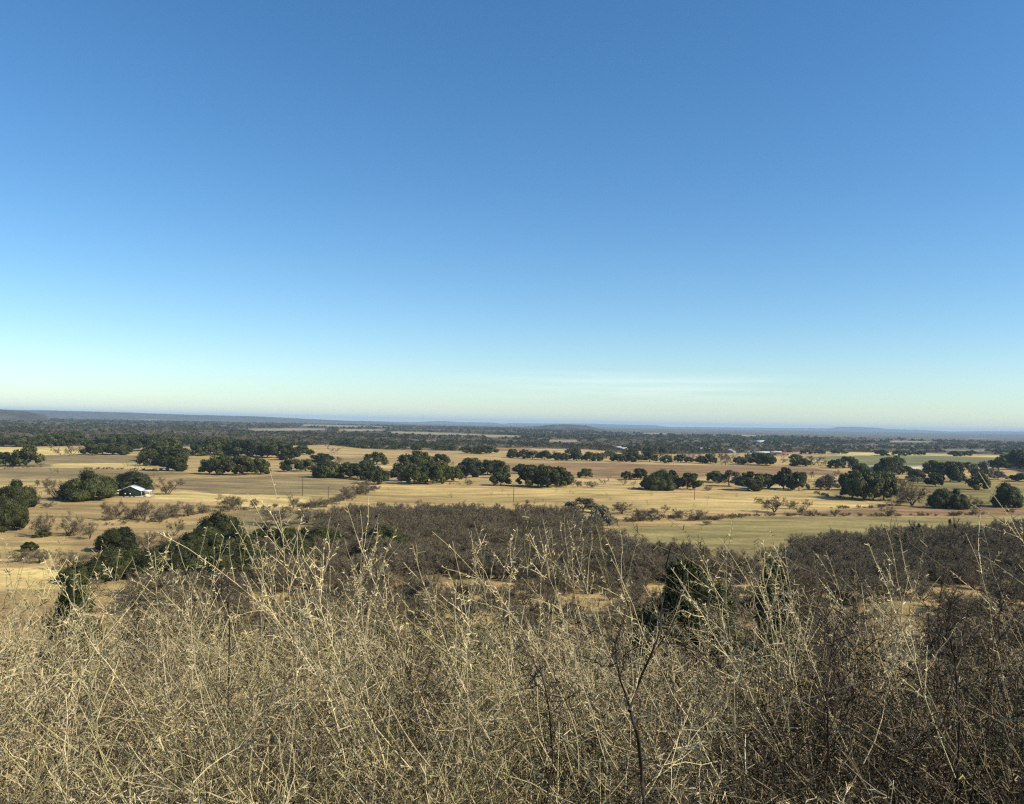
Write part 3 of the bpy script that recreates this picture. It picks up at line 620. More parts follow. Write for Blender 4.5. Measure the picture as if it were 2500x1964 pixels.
row('mesq', 1, [(1865, 885, 200, 112), (1995, 900, 130, 118, 'mist'), (1930, 890, 130, 100), (2110, 890, 90, 82)], 'bare mesquite, {o} from the left in the round group on the gold strip', 'mesquites in the fence-line row')
row('mesq', 2, [(790, 808, 150, 104), (860, 770, 130, 90), (930, 720, 100, 76), (720, 822, 90, 50), (970, 735, 70, 40), (500, 885, 120, 72), (590, 880, 170, 84), (660, 850, 90, 60), (760, 780, 110, 80), (900, 740, 90, 70)], 'bare mesquite, {o} from the left in the diagonal hedge below the centre-left clump', 'mesquites in the diagonal hedge')
row('sprout', 2, [(1115, 735, 24, 18), (1250, 745, 22, 20), (1638, 800, 50, 50), (1965, 796, 32, 50), (2055, 750, 26, 36), (2115, 800, 26, 36)], 'thin bare sapling, {o} from the left on gold grass left of the thin pole', 'saplings on the gold field')
row('sprout', 3, [(210, 870, 40, 60), (245, 845, 34, 50), (295, 835, 26, 36), (315, 870, 26, 26), (402, 760, 32, 38), (400, 870, 36, 40), (438, 888, 26, 40), (515, 775, 24, 40), (540, 770, 18, 28), (820, 795, 28, 40), (857, 828, 34, 40), (1160, 865, 44, 50), (1187, 782, 36, 36), (1372, 775, 20, 24), (1655, 862, 30, 90), (1893, 795, 28, 38), (1552, 875, 34, 26)], 'thin bare sapling, {o} from the left on gold grass right of the thin pole', 'saplings on the gold field')
row('mesq', 3, [(1080, 1280, 300, 170), (1190, 1330, 260, 170, 'mist'), (1330, 1300, 260, 150), (1500, 1330, 240, 140), (1640, 1390, 260, 130), (950, 1330, 260, 160), (1400, 1400, 260, 130)], 'bare mesquite, {o} from the left along the near rim of the olive field', 'mesquites on the near rim')
row('mesq', 4, [(330, 1290, 240, 170), (480, 1270, 260, 150), (640, 1260, 260, 150), (800, 1250, 260, 150), (960, 1260, 260, 160), (1060, 1240, 200, 140)], 'bare mesquite, {o} from the left in the low thicket below the olive field', 'mesquites on the near rim')
row('mesq', 4, [(1600, 1230, 300, 130), (1780, 1250, 260, 170), (1960, 1250, 300, 190), (2120, 1240, 260, 190)], 'bare mesquite, {o} from the left in the dark thicket at the right edge', 'mesquites on the near rim')
S('mist', 4, 1280, 1330, 300, 350, 'tall open bare tree rising in front of the olive field, left of two')
S('mist', 4, 1610, 1330, 260, 350, 'tall dark bare tree rising in front of the olive field, right of two')

# ------------------------------------------------------------------ scattered masses (geometry nodes)
def scatter(name, P, S, RZ, IX, sources, label_cat=None):
    me = bpy.data.meshes.new(name); me.vertices.add(len(P)); me.vertices.foreach_set('co', np.asarray(P, np.float32).ravel())
    a_ = me.attributes.new('scl', 'FLOAT_VECTOR', 'POINT'); a_.data.foreach_set('vector', np.asarray(S, np.float32).ravel())
    a_ = me.attributes.new('rot', 'FLOAT_VECTOR', 'POINT'); rv = np.zeros((len(P), 3), np.float32); rv[:, 2] = RZ; a_.data.foreach_set('vector', rv.ravel())
    a_ = me.attributes.new('ix', 'INT', 'POINT'); a_.data.foreach_set('value', np.asarray(IX, np.int32))
    o = link(name, me, kind='stuff')
    ng = bpy.data.node_groups.new(name, 'GeometryNodeTree')
    ng.interface.new_socket('Geometry', in_out='INPUT', socket_type='NodeSocketGeometry'); ng.interface.new_socket('Geometry', in_out='OUTPUT', socket_type='NodeSocketGeometry')
    N = ng.nodes.new; L = ng.links.new
    gi = N('NodeGroupInput'); go = N('NodeGroupOutput'); iop = N('GeometryNodeInstanceOnPoints'); iop.inputs['Pick Instance'].default_value = True
    def attr(nm, ty):
        n_ = N('GeometryNodeInputNamedAttribute'); n_.data_type = ty; n_.inputs[0].default_value = nm; return n_.outputs['Attribute']
    js = N('GeometryNodeJoinGeometry')
    for src in sources:
        if len(src) == 1:
            oi = N('GeometryNodeObjectInfo'); oi.transform_space = 'ORIGINAL'; oi.inputs['As Instance'].default_value = True; oi.inputs[0].default_value = src[0]
            L(oi.outputs['Geometry'], js.inputs[0])
        else:
            jj = N('GeometryNodeJoinGeometry')
            for s_ in src:
                oi = N('GeometryNodeObjectInfo'); oi.transform_space = 'ORIGINAL'; oi.inputs[0].default_value = s_; L(oi.outputs['Geometry'], jj.inputs[0])
            gt = N('GeometryNodeGeometryToInstance'); L(jj.outputs[0], gt.inputs[0]); L(gt.outputs[0], js.inputs[0])
    L(js.outputs[0], iop.inputs['Instance']); L(gi.outputs[0], iop.inputs['Points'])
    L(attr('ix', 'INT'), iop.inputs['Instance Index']); L(attr('rot', 'FLOAT_VECTOR'), iop.inputs['Rotation']); L(attr('scl', 'FLOAT_VECTOR'), iop.inputs['Scale'])
    L(iop.outputs[0], go.inputs[0])
    md = o.modifiers.new('scatter', 'NODES'); md.node_group = ng
    return o
def sample_src(mesh_pairs):
    """the first planted tree that uses each mesh serves as the source"""
    res = []
    for cr, tr in mesh_pairs:
        c_ = next(o for o in bpy.data.objects if o.data == cr); t_ = next(o for o in bpy.data.objects if o.data == tr[0] and o.parent == c_.parent)
        res.append([c_, t_])
    return res
for i in range(4):
    plant('far', 4, 760 + i * 60, 418 + i * 3, 60, 24, f'distant live oak, {ORD[i]} from the left on the pale strip before the far woods', 'oaks behind the green field')
# far woodland, thinning with distance
def wedge(n, r1, r2, amax=40):
    r = np.sqrt(rng.uniform(r1 ** 2, r2 ** 2, n)); a_ = R(1) * rng.uniform(-amax, amax, n); return r * np.sin(a_), r * np.cos(a_), r
def clump(x, y, s, th):
    return (np.sin(x / s + 2 * np.sin(y / s / 1.7)) * np.sin(y / s * 1.3 + 1.5 * np.sin(x / s / 2.1)) + .5 * np.sin(x / s * 2.7 + y / s * 1.9)) > th
px_, py_, ps_, ix_, sc_ = [], [], [], [], []
for n, r1, r2, k in ((14000, 820, 1700, 1.0), (24000, 1700, 3200, 1.15), (22000, 3200, 6500, 1.7)):
    x, y, r = wedge(n, r1, r2, 39)
    keep = np.ones(n, bool)
    opn = FIELDS[0][1]; keep &= ~inside(opn, x, y)
    for c, P, o_ in FIELDS[1:]:
        for f_ in ((1, 1.07, 1.14) if c is PALE else (1,)): keep &= ~inside(P, x * f_, y * f_)
    keep &= clump(x, y, 60 * k, -.95) & ~((r > 4100) & (x > .1 * y)) & ~((rng.uniform(0, 1, n) < .6) & (clump(x, y * 2.2, 420, -.1)) & (r > 1500))

    x, y, r = x[keep], y[keep], r[keep]; px_.append(x); py_.append(y); sc_.append(np.full(len(x), k))
x = np.concatenate(px_); y = np.concatenate(py_); k = np.concatenate(sc_)
P = np.stack([x, y, gz(x, y) - .3], -1)
u = rng.uniform(0, 1, len(x)) + .5 * clump(x + 500, y * 1.5, 170, .1)
isoak = u > .86
s1 = rng.uniform(.6, 1.15, len(x)) * k
srcs = sample_src(OAK_FAR)
m_ = isoak
scatter('oak_woodland', P[m_], np.stack([s1[m_], s1[m_], s1[m_] * rng.uniform(.75, 1.05, m_.sum())], -1), rng.uniform(0, 6.28, m_.sum()), rng.integers(0, 4, m_.sum()), [[s[0]] for s in srcs])
m_ = ~isoak
s2 = s1 * 1.25
scatter('mesquite_woodland', P[m_], np.stack([s2[m_], s2[m_], s2[m_] * .9], -1), rng.uniform(0, 6.28, m_.sum()), rng.integers(0, 3, m_.sum()), [[s[0]] for s in sample_src(MESQ_FAR)])
# bare thicket in the middle and below the olive field
TH = [poly((2, 560, 1010), (2, 900, 950), (2, 1400, 940), (2, 2174, 960), (3, 560, 965), (3, 800, 1120), (3, 1000, 1240), (3, 1600, 1330), (3, 1500, 1500), (2, 600, 1480), (2, 420, 1180)),
      poly((4, 260, 1230), (4, 600, 1160), (4, 1100, 1150), (4, 1500, 1130), (4, 1900, 1090), (4, 2500, 1070), (4, 2500, 1500), (4, 200, 1500))]
X_, Y_ = [], []
for P in TH:
    lo = P.min(0); hi = P.max(0); n = int((hi - lo).prod() / 11); n = min(n, 6000)
    x = rng.uniform(lo[0], hi[0], n); y = rng.uniform(lo[1], hi[1], n); m_ = inside(P, x, y) & (y < 420); X_.append(x[m_]); Y_.append(y[m_])
xt = rng.uniform(-95, 150, 2000); yt = rng.uniform(90, 225, 2000); kt_ = (np.sin(xt / 9) * np.sin(yt / 7) > -.35) & (xt > -yt * .44) & (xt < yt * .72) & ~((xt > yt * .43) & (xt < yt * .50) & (yt < 180)); X_.append(xt[kt_]); Y_.append(yt[kt_])
x = np.concatenate(X_); y = np.concatenate(Y_); n = len(x); s1 = rng.uniform(.42, 1.2, n) ** 1.2
print('thicket', n, 'woodland', len(isoak))
scatter('mesquite_thicket', np.stack([x, y, gz(x, y)], -1), np.stack([s1, s1, s1], -1), rng.uniform(0, 6.28, n), rng.integers(0, 4, n), sample_src(MESQ[:4]))
# low brush along the fence lines
def line_pts(pts, step, jit):
    o_ = []
    W = [ground_at(*px(*p))[:2] for p in pts]
    for a_, b_ in zip(W[:-1], W[1:]):
        n = max(2, int(np.linalg.norm(b_ - a_) / step)); tt = rng.uniform(0, 1, n)[:, None]; o_.append(a_ + (b_ - a_) * tt + rng.normal(size=(n, 2)) * jit)
    return np.concatenate(o_)
LP = np.concatenate([
    line_pts([(4, 0, 950), (4, 350, 953), (4, 1150, 953)], 1.6, .8), line_pts([(4, 1150, 950), (4, 1900, 945)], 2.2, 1.0),
    line_pts([(4, 480, 893), (4, 900, 886), (4, 1180, 858)], 2.4, .5), line_pts([(4, 400, 755), (4, 560, 795), (4, 700, 810)], 1.6, 1.2),
    line_pts([(3, 870, 1000), (3, 1200, 985), (3, 1330, 965), (3, 1600, 985), (3, 1870, 962), (4, 0, 950)], .8, 1.6),
    line_pts([(1, 700, 562), (1, 1250, 572), (1, 1560, 570)], 1.8, .6), line_pts([(1, 850, 985), (1, 1300, 990), (1, 1700, 925), (1, 2174, 895), (2, 120, 882), (2, 260, 888)], 1.2, 1.6),
    line_pts([(2, 380, 885), (2, 700, 830), (2, 860, 770), (2, 1030, 715)], .7, 2.0), line_pts([(1, 780, 1030), (1, 1300, 1000)], 2.5, 2.5),
    line_pts([(2, 1620, 690), (2, 1900, 697), (2, 2100, 700)], 5, 1), line_pts([(4, 1000, 830), (4, 1200, 850)], .8, 1.2), line_pts([(4, 1380, 868), (4, 1470, 885)], .7, .8),
    line_pts([(3, 540, 700), (3, 760, 712)], 2, 2), line_pts([(3, 1030, 735), (3, 1120, 730)], .8, 1), line_pts([(4, 1850, 905), (4, 2174, 925)], 2, 1.5),
    line_pts([(3, 1580, 675), (3, 2000, 690)], 2, 1.5), line_pts([(1, 0, 565), (1, 330, 548)], 3, 1)])
n = len(LP); s1 = rng.uniform(.12, .36, n)
scatter('fence_line_brush', np.stack([LP[:, 0], LP[:, 1], gz(LP[:, 0], LP[:, 1])], -1), np.stack([s1 * 1.3, s1 * 1.3, s1], -1), rng.uniform(0, 6.28, n), rng.integers(0, 5, n), sample_src(MESQ))

# ------------------------------------------------------------------ buildings, poles, mast
far_roof = mat_flat('weathered_pale_roof', (.42, .43, .43), .6); far_wall = mat_flat('off_white_wall', (.40, .39, .36), .8); white_metal = mat_flat('white_metal_roof', (.80, .80, .78), .4, .0, .04); green_wall = mat_flat('dark_green_siding', (.020, .034, .025), .6)
dark = mat_flat('dark_opening', (.012, .012, .014), .4); cream = mat_flat('cream_paint', (.62, .58, .46), .7); conc = mat_flat('concrete_slab', (.38, .36, .32), .9)
wood = mat_noise('weathered_pole_wood', (.07, .045, .03), (.14, .1, .07), 3); redroof = mat_flat('red_metal_roof', (.38, .10, .07), .6); glassm = mat_flat('window_glass', (.05, .06, .07), .1)
greenbox = mat_flat('green_plastic', (.03, .06, .03), .5); steel = mat_flat('grey_steel', (.28, .29, .3), .5, .5)
def slab(m, pts, th):
    """a flat plate of thickness th under the polygon pts"""
    p = np.array(pts, float); n_ = np.cross(p[1] - p[0], p[2] - p[0]); n_ = n_ / np.linalg.norm(n_)
    if n_[2] < 0: n_ = -n_
    v = np.concatenate([p, p - n_ * th]); k_ = len(p)
    m.add(v, [(0, 1, 2, 3), (7, 6, 5, 4)] + [(i, i + 4, (i + 1) % 4 + 4, (i + 1) % 4) for i in range(4)])
def gabled(name, label, c, x, y, Wm, Lm, eave, apex, rz, wallm, roofm, cat='house', dist=None):
    p = ground_at(*px(c, x, y)); o = thing(name, label, cat, p, rz)
    m = MB(); h = Wm / 2
    m.add([(-h, 0, 0), (h, 0, 0), (h, 0, eave), (0, 0, apex), (-h, 0, eave), (-h, Lm, 0), (h, Lm, 0), (h, Lm, eave), (0, Lm, apex), (-h, Lm, eave)],
          [(1, 6, 7, 2), (5, 0, 4, 9), (5, 6, 1, 0)], [(0, 1, 2), (0, 2, 4), (4, 2, 3), (6, 5, 9), (6, 9, 7), (7, 9, 8)])
    link('wall', m.mesh('wall', wallm), o)
    r = MB(); k_ = (apex - eave) / h; ov = .35
    for s in (-1, 1):
        slab(r, [(0, -ov, apex + .10), (s * (h + ov), -ov, eave + .10 - k_ * ov), (s * (h + ov), Lm + ov, eave + .10 - k_ * ov), (0, Lm + ov, apex + .10)], .08)
    link('roof', r.mesh('roof', roofm), o)
    return o
ho = gabled('green_house', 'small dark green house with a white metal gable roof between two oaks', 1, 1075, 790, 8.6, 9.6, 2.45, 4.35, R(13), green_wall, white_metal)
# porches on both sides, openings, slab
r = MB(); slab(r, [(4.62, 1.2, 2.30), (7.9, 1.2, 2.12), (7.9, 9.8, 2.12), (4.62, 9.8, 2.30)], .07); link('porch_roof', r.mesh('porch_roof', white_metal), ho)
r = MB(); slab(r, [(-4.62, 3.0, 2.32), (-7.4, 3.0, 2.16), (-7.4, 8.8, 2.16), (-4.62, 8.8, 2.32)], .07); link('porch_roof', r.mesh('porch_roof', white_metal), ho)
for x_, y_ in ((4.75, .2), (7.7, 1.4), (7.7, 5.4), (7.7, 9.4), (-7.2, 3.2), (-7.2, 8.6)):
    link('post', MB().box(x_ - .08, x_ + .08, y_ - .08, y_ + .08, 0, 2.06).mesh('post', cream), ho)
link('foundation', MB().box(-5.6, 8.2, -1.0, 10.2, -.6, .12).mesh('foundation', conc), ho)
for x_ in (-1.9, .1):
    f_ = link('window', MB().box(x_ - .3, x_ + .3, -.06, 0.0, .95, 1.4).mesh('window', white_metal), ho)
    link('pane', MB().box(x_ - .22, x_ + .22, -.075, -.062, 1.02, 1.33).mesh('pane', cream), f_)
link('door', MB().box(4.302, 4.36, 2.2, 3.3, .13, 2.1).mesh('door', dark), ho)
for y_ in (5.0, 7.2): link('window', MB().box(4.302, 4.36, y_, y_ + 1.1, .9, 2.0).mesh('window', glassm), ho)
link('lattice_screen', MB().box(-7.2, -5.9, 2.9, 2.98, 1.0, 2.0).mesh('lattice_screen', cream), ho)
for i, (cx_, lab) in enumerate(((1028, 'dark green bin on the grass before the house, leftmost of three'), (1078, 'dark green bin on the grass before the house, middle one of three'), (1112, 'dark green bin on the grass before the house, rightmost of three'))):
    p = ground_at(*px(1, cx_, 796)); o = thing('garden_bin', lab, 'bin', p, .3 * i, group='bins before the house')
    link('body', MB().tubes(np.array([[[0, 0, 0], [0, 0, .25], [0, 0, .5]]]), np.array([[.28, .33, .34]]), 10).mesh('body', greenbox), o); link('lid', MB().tubes(np.array([[[0, 0, .5], [0, 0, .54], [0, 0, .6]]]), np.array([[.37, .37, .02]]), 10).mesh('lid', greenbox), o)
p = ground_at(*px(1, 1218, 792)); o = thing('overturned_boat', 'cream upturned trough leaning beside the house porch', 'boat', p, .5)
V0, F0 = ICO1; link('hull', MB().add(V0 * np.array([1.1, .6, .75]) + np.array([0, 0, .45]), None, F0).mesh('hull', cream, True), o)
o['category'] = 'trough'; o.name = 'upturned_trough'

def far_building(c, x, y, Wm, Lm, eave, apex, rz, lab, roofm=far_roof, wallm=far_wall, name='shed'):
    o = gabled(name, lab, c, x, y, Wm, Lm, eave, apex, rz, wallm, roofm, 'house' if name == 'farmhouse' else 'shed')
    for i in range(max(1, int(Lm / 6))):
        y_ = 1.5 + i * 5.5
        link('window', MB().box(-Wm / 2 - .05, -Wm / 2 - .003, y_, y_ + 2.2, .9, min(2.4, eave - .3)).mesh('window', glassm), o)
    link('door', MB().box(-.9, .9, -.06, -.003, 0, 2.1).mesh('door', dark), o)
    return o
far_building(4, 60, 449, 9, 22, 3.6, 5.2, R(78), 'long white shed with dark openings at the edge of the woods, left one of two')
far_building(4, 160, 449, 9, 17, 3.8, 5.4, R(78), 'white shed at the edge of the woods, right one of two')
far_building(4, 228, 452, 8, 17, 2.6, 4.2, R(80), 'low building with a red roof right of the white sheds', redroof, cream)
far_building(3, 940, 408, 10, 13, 3.6, 6.0, R(30), 'white farmhouse among trees beyond the brown field', name='farmhouse')
far_building(3, 985, 410, 9, 14, 2.8, 4.6, R(60), 'lower pale outbuilding right of the white farmhouse', name='shed')
far_building(3, 1625, 418, 9, 10, 3, 5.6, R(20), 'small white house half hidden in trees right of the farmhouse', name='farmhouse')
far_building(3, 1690, 414, 10, 12, 3, 5, R(50), 'second small white house half hidden in trees', name='farmhouse')
far_building(3, 1860, 430, 11, 12, 3, 5.6, R(5), 'white hip-topped house left of the long white sheds', name='farmhouse')
far_building(3, 2115, 352, 12, 20, 4, 7, R(60), 'distant white building in the woods at upper right', name='farmhouse')
far_building(4, 945, 612, 7, 12, 3.4, 6.6, R(25), 'white gabled house peeking between dark oaks at right', name='farmhouse')
far_building(4, 20, 345, 12, 20, 4, 6.5, R(50), 'pale distant house at the woodland crest', name='farmhouse')

PR = MB(); PR.tubes(np.array([[[0, 0, -1.0], [0, 0, 4], [0, 0, 8.6]]]), np.array([[.19, .165, .13]]), 8); pole_me = PR.mesh('shaft', wood, True)
arm_me = MB().box(-1.1, 1.1, .13, .24, 7.9, 8.03).mesh('crossarm', wood)
ins_me = [MB().tubes(np.array([[[q_, .185, 8.03], [q_, .185, 8.2], [q_, .185, 8.3]]]), np.array([[.05, .08, .03]]), 6).mesh('insulator', steel) for q_ in (-.95, .95)]
for c, x, y0, y1, lab in ((2, 402, 783, 625, 'dark wooden utility pole at the near end of the grey field'), (2, 616, 812, 706, 'thin short utility pole left of the diagonal hedge'), (2, 2153, 835, 690, 'wooden utility pole on gold grass in the middle of the photo'),
                          (3, 1548, 820, 716, 'wooden utility pole on gold grass right of the round oak'), (1, 1276, 638, 556, 'wooden utility pole standing behind the green house'), (1, 711, 604, 566, 'utility pole behind the large oak left of the house')):
    p = ground_at(*px(c, x, y0)); D = np.dot(p - np.array([0, 0, EYE]), Fv); k = (y0 - y1) / 3.397 / FPX * D / 8.6
    o = thing('utility_pole', lab, 'utility pole', p, R(70), (max(.8, k), max(.8, k), k), 'utility poles across the fields')
    link('shaft', pole_me, o); link('crossarm', arm_me, o)
    for im in ins_me: link('insulator', im, o)
# radio mast far away on the horizon
p = ground_at(*px(2, 1400, 205)); D = np.dot(p - np.array([0, 0, EYE]), Fv); Hm = (196 - 112) / 3.397 / FPX * D * 1.05
o = thing('radio_mast', 'thin radio mast rising above the horizon left of centre', 'mast', p)
m = MB(); legs = [(1.3, 0), (-.65, 1.126), (-.65, -1.126)]
for i in range(3):
    a_, b_ = np.array(legs[i]), np.array(legs[(i + 1) % 3])
    m.tubes(np.array([[[*a_, 0], [*a_, Hm]]]), np.array([[.28, .28]]), 4)
    zz = np.linspace(0, Hm, 30)
    for j in range(29):
        s_, e_ = (a_, b_) if j % 2 else (b_, a_)
        m.tubes(np.array([[[*s_, zz[j]], [*e_, zz[j + 1]]]]), np.array([[.12, .12]]), 3)
link('lattice', m.mesh('lattice', steel), o)
link('antenna', MB().tubes(np.array([[[0, 0, Hm - 1], [0, 0, Hm + 6]]]), np.array([[.3, .15]]), 5).mesh('antenna', steel), o)
# fence posts before the house and at the left
for i, (c, x, y, h_) in enumerate([(1, 330, 775, 28), (1, 345, 775, 28), (1, 392, 768, 24), (1, 405, 768, 24), (1, 1303, 865, 26)]):
    p = ground_at(*px(c, x, y)); D = np.dot(p - np.array([0, 0, EYE]), Fv); hh_ = h_ / 3.397 / FPX * D
    o = link('fence_post', MB().tubes(np.array([[[0, 0, -.2], [0, 0, hh_ * .6], [.02, 0, hh_]]]), np.array([[.11, .10, .09]]), 6).mesh('fence_post', wood)); o.location = p
    o['category'] = 'post'; o['label'] = (f'short wooden post, {ORD[i]} from the left of four, left of the large oak' if i < 4 else 'short wooden post behind the fence-line mesquites before the house'); o['group'] = 'fence posts'

# ------------------------------------------------------------------ junipers on the slope
def juniper_meshes(W, H, n=9000, leaf=.07, lobes=40):
    z = rng.uniform(.06, .97, lobes); a_ = rng.uniform(0, 6.28, lobes); rr = W / 2 * (1 - z ** 2.4) ** .8 * rng.uniform(.25, .95, lobes)
    LC = np.stack([rr * np.cos(a_), rr * np.sin(a_), z * H], -1); LR = W * rng.uniform(.11, .2, lobes) * (1.15 - .45 * z)
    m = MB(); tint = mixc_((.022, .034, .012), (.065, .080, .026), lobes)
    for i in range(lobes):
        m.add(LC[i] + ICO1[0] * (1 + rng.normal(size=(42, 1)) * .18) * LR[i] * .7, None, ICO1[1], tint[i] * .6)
    pk = rng.integers(0, lobes, n); d = rand_dirs(n); P = LC[pk] + d * (LR[pk] * rng.uniform(.6, 1.15, n))[:, None]
    dd = norm(d + np.array([0, 0, .6]) + rng.normal(size=(n, 3)) * .4)
    Q = P[:, None] + dd[:, None] * (leaf * rng.uniform(.8, 2.4, n))[:, None, None] * np.linspace(0, 1, 3)[None, :, None]
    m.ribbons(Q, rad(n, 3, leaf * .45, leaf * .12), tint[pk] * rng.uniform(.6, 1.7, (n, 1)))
    t_ = MB(); t_.tubes(np.array([[[0, 0, -.3], [.03 * W, 0, H * .3], [0, 0, H * .85]]]), np.array([[.05 * W, .04 * W, .01 * W]]), 7)
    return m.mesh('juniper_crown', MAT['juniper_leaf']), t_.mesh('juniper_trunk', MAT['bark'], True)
JUN = [juniper_meshes(3.2, 5.5, 26000, .05, 60), juniper_meshes(3.6, 4.4, 26000, .05, 60)]
for i, (X, Ytop, D, wpx, kk, lab) in enumerate(((1678, 1398, 17, 300, 0, 'dark green juniper behind pale twigs right of centre'), (1750, 1462, 19, 190, 1, 'lower juniper touching the right side of the dark central one'),
        (1895, 1404, 30, 150, 1, 'olive-green juniper behind the pale shoots at centre right'), (940, 1560, 14, 120, 1, 'small grey-green juniper bush sunk in the brush left of centre'),
        (180, 1440, 70, 150, 1, 'dark juniper at the lower left beside the gold grass'))):
    d = ray(X, Ytop); t_ = D / d[1]; top = np.array([0, 0, EYE]) + d * t_; g_ = float(gz(top[0], top[1])); H_ = top[2] - g_
    W_ = wpx / FPX * D; W0, H0 = ((3.2, 5.5), (3.6, 4.4))[kk]
    o = thing('juniper', lab, 'tree', (top[0], top[1], g_), i * 1.3, (W_ / W0 * 1.3, W_ / W0 * 1.3, H_ / H0 / 1.0), 'junipers on the slope')
    link('crown', JUN[kk][0], o); link('trunk', JUN[kk][1], o)

# ------------------------------------------------------------------ foreground brush
PALE1, PALE2 = (.63, .52, .295), (.40, .325, .185); DARK1, DARK2 = (.03, .022, .015), (.10, .075, .048)
def shrub_meshes(Hs, dense=1.0, dark_f=.3):
    ns = int(30 * dense)
    az = rng.uniform(0, 6.28, ns); tilt = np.abs(rng.normal(0, .55, ns)) + .05
    d = norm(np.stack([np.sin(tilt) * np.cos(az) - .22, np.sin(tilt) * np.sin(az), np.cos(tilt)], -1))
    p0 = np.zeros((ns, 3)); p0[:, :2] = rng.normal(size=(ns, 2)) * .28; p0[:, 0] += .3; p0[:, 2] = -.05
    b = d * np.array([.7, .6, -.34]) * rng.uniform(.2, 1.4, (ns, 1))
    St = curves(p0, d, rng.uniform(.84, 1.04, ns) * Hs, 10, b, .17)
    Br, i1, t1 = sprout(St, int(11 * dense), .12, 1, .35, 1.25, .35, 1.05, 7, .2, .16)
    Tw, i2, t2 = sprout(Br, 8, .08, 1, .4, 1.3, .10, .38, 4, .08, .16)
    nc = 36                                                     # long arching canes, swept to one side
    ca = rng.normal(math.pi, .9, nc); ct_ = rng.uniform(.6, 1.35, nc)
    cd = np.stack([np.sin(ct_) * np.cos(ca), np.abs(np.sin(ct_) * np.sin(ca)) * .8, np.cos(ct_)], -1)
    cp = rng.normal(size=(nc, 3)) * np.array([.45, .45, .25]) + np.array([.1, 0, Hs * .36])
    Cn = curves(cp, cd, rng.uniform(.8, 1.5, nc), 14, np.stack([rng.normal(0, .45, nc), rng.normal(0, .35, nc), rng.uniform(-.8, .3, nc)], -1), .12)
    Fi, i3, t3 = sprout(Tw, 9, .05, 1, .5, 1.4, .014, .055, 2, .0, .0, 0)
    Fb, i4, t4 = sprout(Br, 18, .05, 1, .7, 1.5, .012, .04, 2, .0, .0, 0)
    Fs, i5, t5 = sprout(St, 26, .2, 1, .7, 1.5, .02, .06, 2, .0, .0, 0)
    Fc, i6, t6 = sprout(Cn, 60, .05, 1, .7, 1.5, .010, .04, 2, .0, .0, 0)
    sm = MB(); dk = rng.uniform(0, 1, ns) < dark_f
    cs = np.where(dk[:, None, None], mixc_(DARK1, DARK2, ns)[:, None], mixc_(DARK2, PALE1, ns, 0, .5)[:, None] * np.ones((1, 10, 1)))
    f = np.linspace(0, 1, 10)[None, :, None]
    cs = np.where(dk[:, None, None], cs, cs * (1 - f) + mixc_(PALE1, PALE2, ns)[:, None] * f)
    sm.tubes(St, rad(ns, 10, .0085, .0022), 5, cs)
    sm.tubes(Cn, rad(nc, 14, .0031, .0013, .3), 4, mixc_(PALE2, (.68, .585, .35), nc, .4, 1))
    tmesh = MB()
    nb = len(Br); kd = dk[i1]
    cb = np.where(kd[:, None], mixc_(DARK1, DARK2, nb), mixc_(PALE2, PALE1, nb)); tmesh.tubes(Br, rad(nb, 7, .0028, .0013), 3, cb)
    nt_ = len(Tw); kt = kd[i2] & (rng.uniform(0, 1, nt_) < .7); ct = np.where(kt[:, None], mixc_(DARK1, DARK2, nt_), mixc_(PALE2, PALE1, nt_, 0, 1.0)); tmesh.ribbons(Tw, rad(nt_, 4, .0017, .0010), ct)
    for F_, src in ((Fi, kt[i3]), (Fb, kd[i4]), (Fs, dk[i5]), (Fc, np.zeros(len(Fc), bool))):
        nf_ = len(F_); c_ = mixc_((.27, .205, .11), (.59, .48, .265), nf_); c2 = mixc_(DARK1, (.12, .09, .05), nf_)
        c_ = np.where((src & (rng.uniform(0, 1, nf_) < .7))[:, None] | (rng.uniform(0, 1, nf_) < .36)[:, None], c2, c_); tmesh.ribbons(F_, rad(nf_, 2, .0016, .0012, .4), c_)
    # withered leaf scraps
    e = Tw[rng.integers(0, nt_, int(11000 * dense)), rng.integers(1, 4, int(11000 * dense))] + rng.normal(size=(int(11000 * dense), 3)) * .012
    cl = np.where(rng.uniform(0, 1, (len(e), 1)) < .26, mixc_((.08, .07, .035), (.18, .16, .08), len(e)), mixc_((.23, .175, .095), (.55, .445, .245), len(e)))
    tmesh.cards(e, rand_dirs(len(e)), rng.uniform(.0025, .006, len(e)), cl, .5)
    return sm.mesh('shrub_stems', MAT['shrub']), tmesh.mesh('shrub_twigs', MAT['shrub'])
SH = [shrub_meshes(2.3, 1.0, f_) for f_ in (.25, .35, .45, .4, .3)]
for me_ in SH[4]: me_.materials[0] = mat_attr('lichened_shrub_twigs', .2, .7, 0, (.74, .78, .66))
SHD = []
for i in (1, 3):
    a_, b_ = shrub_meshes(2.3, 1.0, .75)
    for me_ in (a_, b_): me_.materials[0] = MAT['shrub_shaded']  # shade is put into the twig colour of these copies
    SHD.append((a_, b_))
shrubs = []
side_words = ['far left', 'left', 'centre left', 'centre', 'centre right', 'right', 'far right']
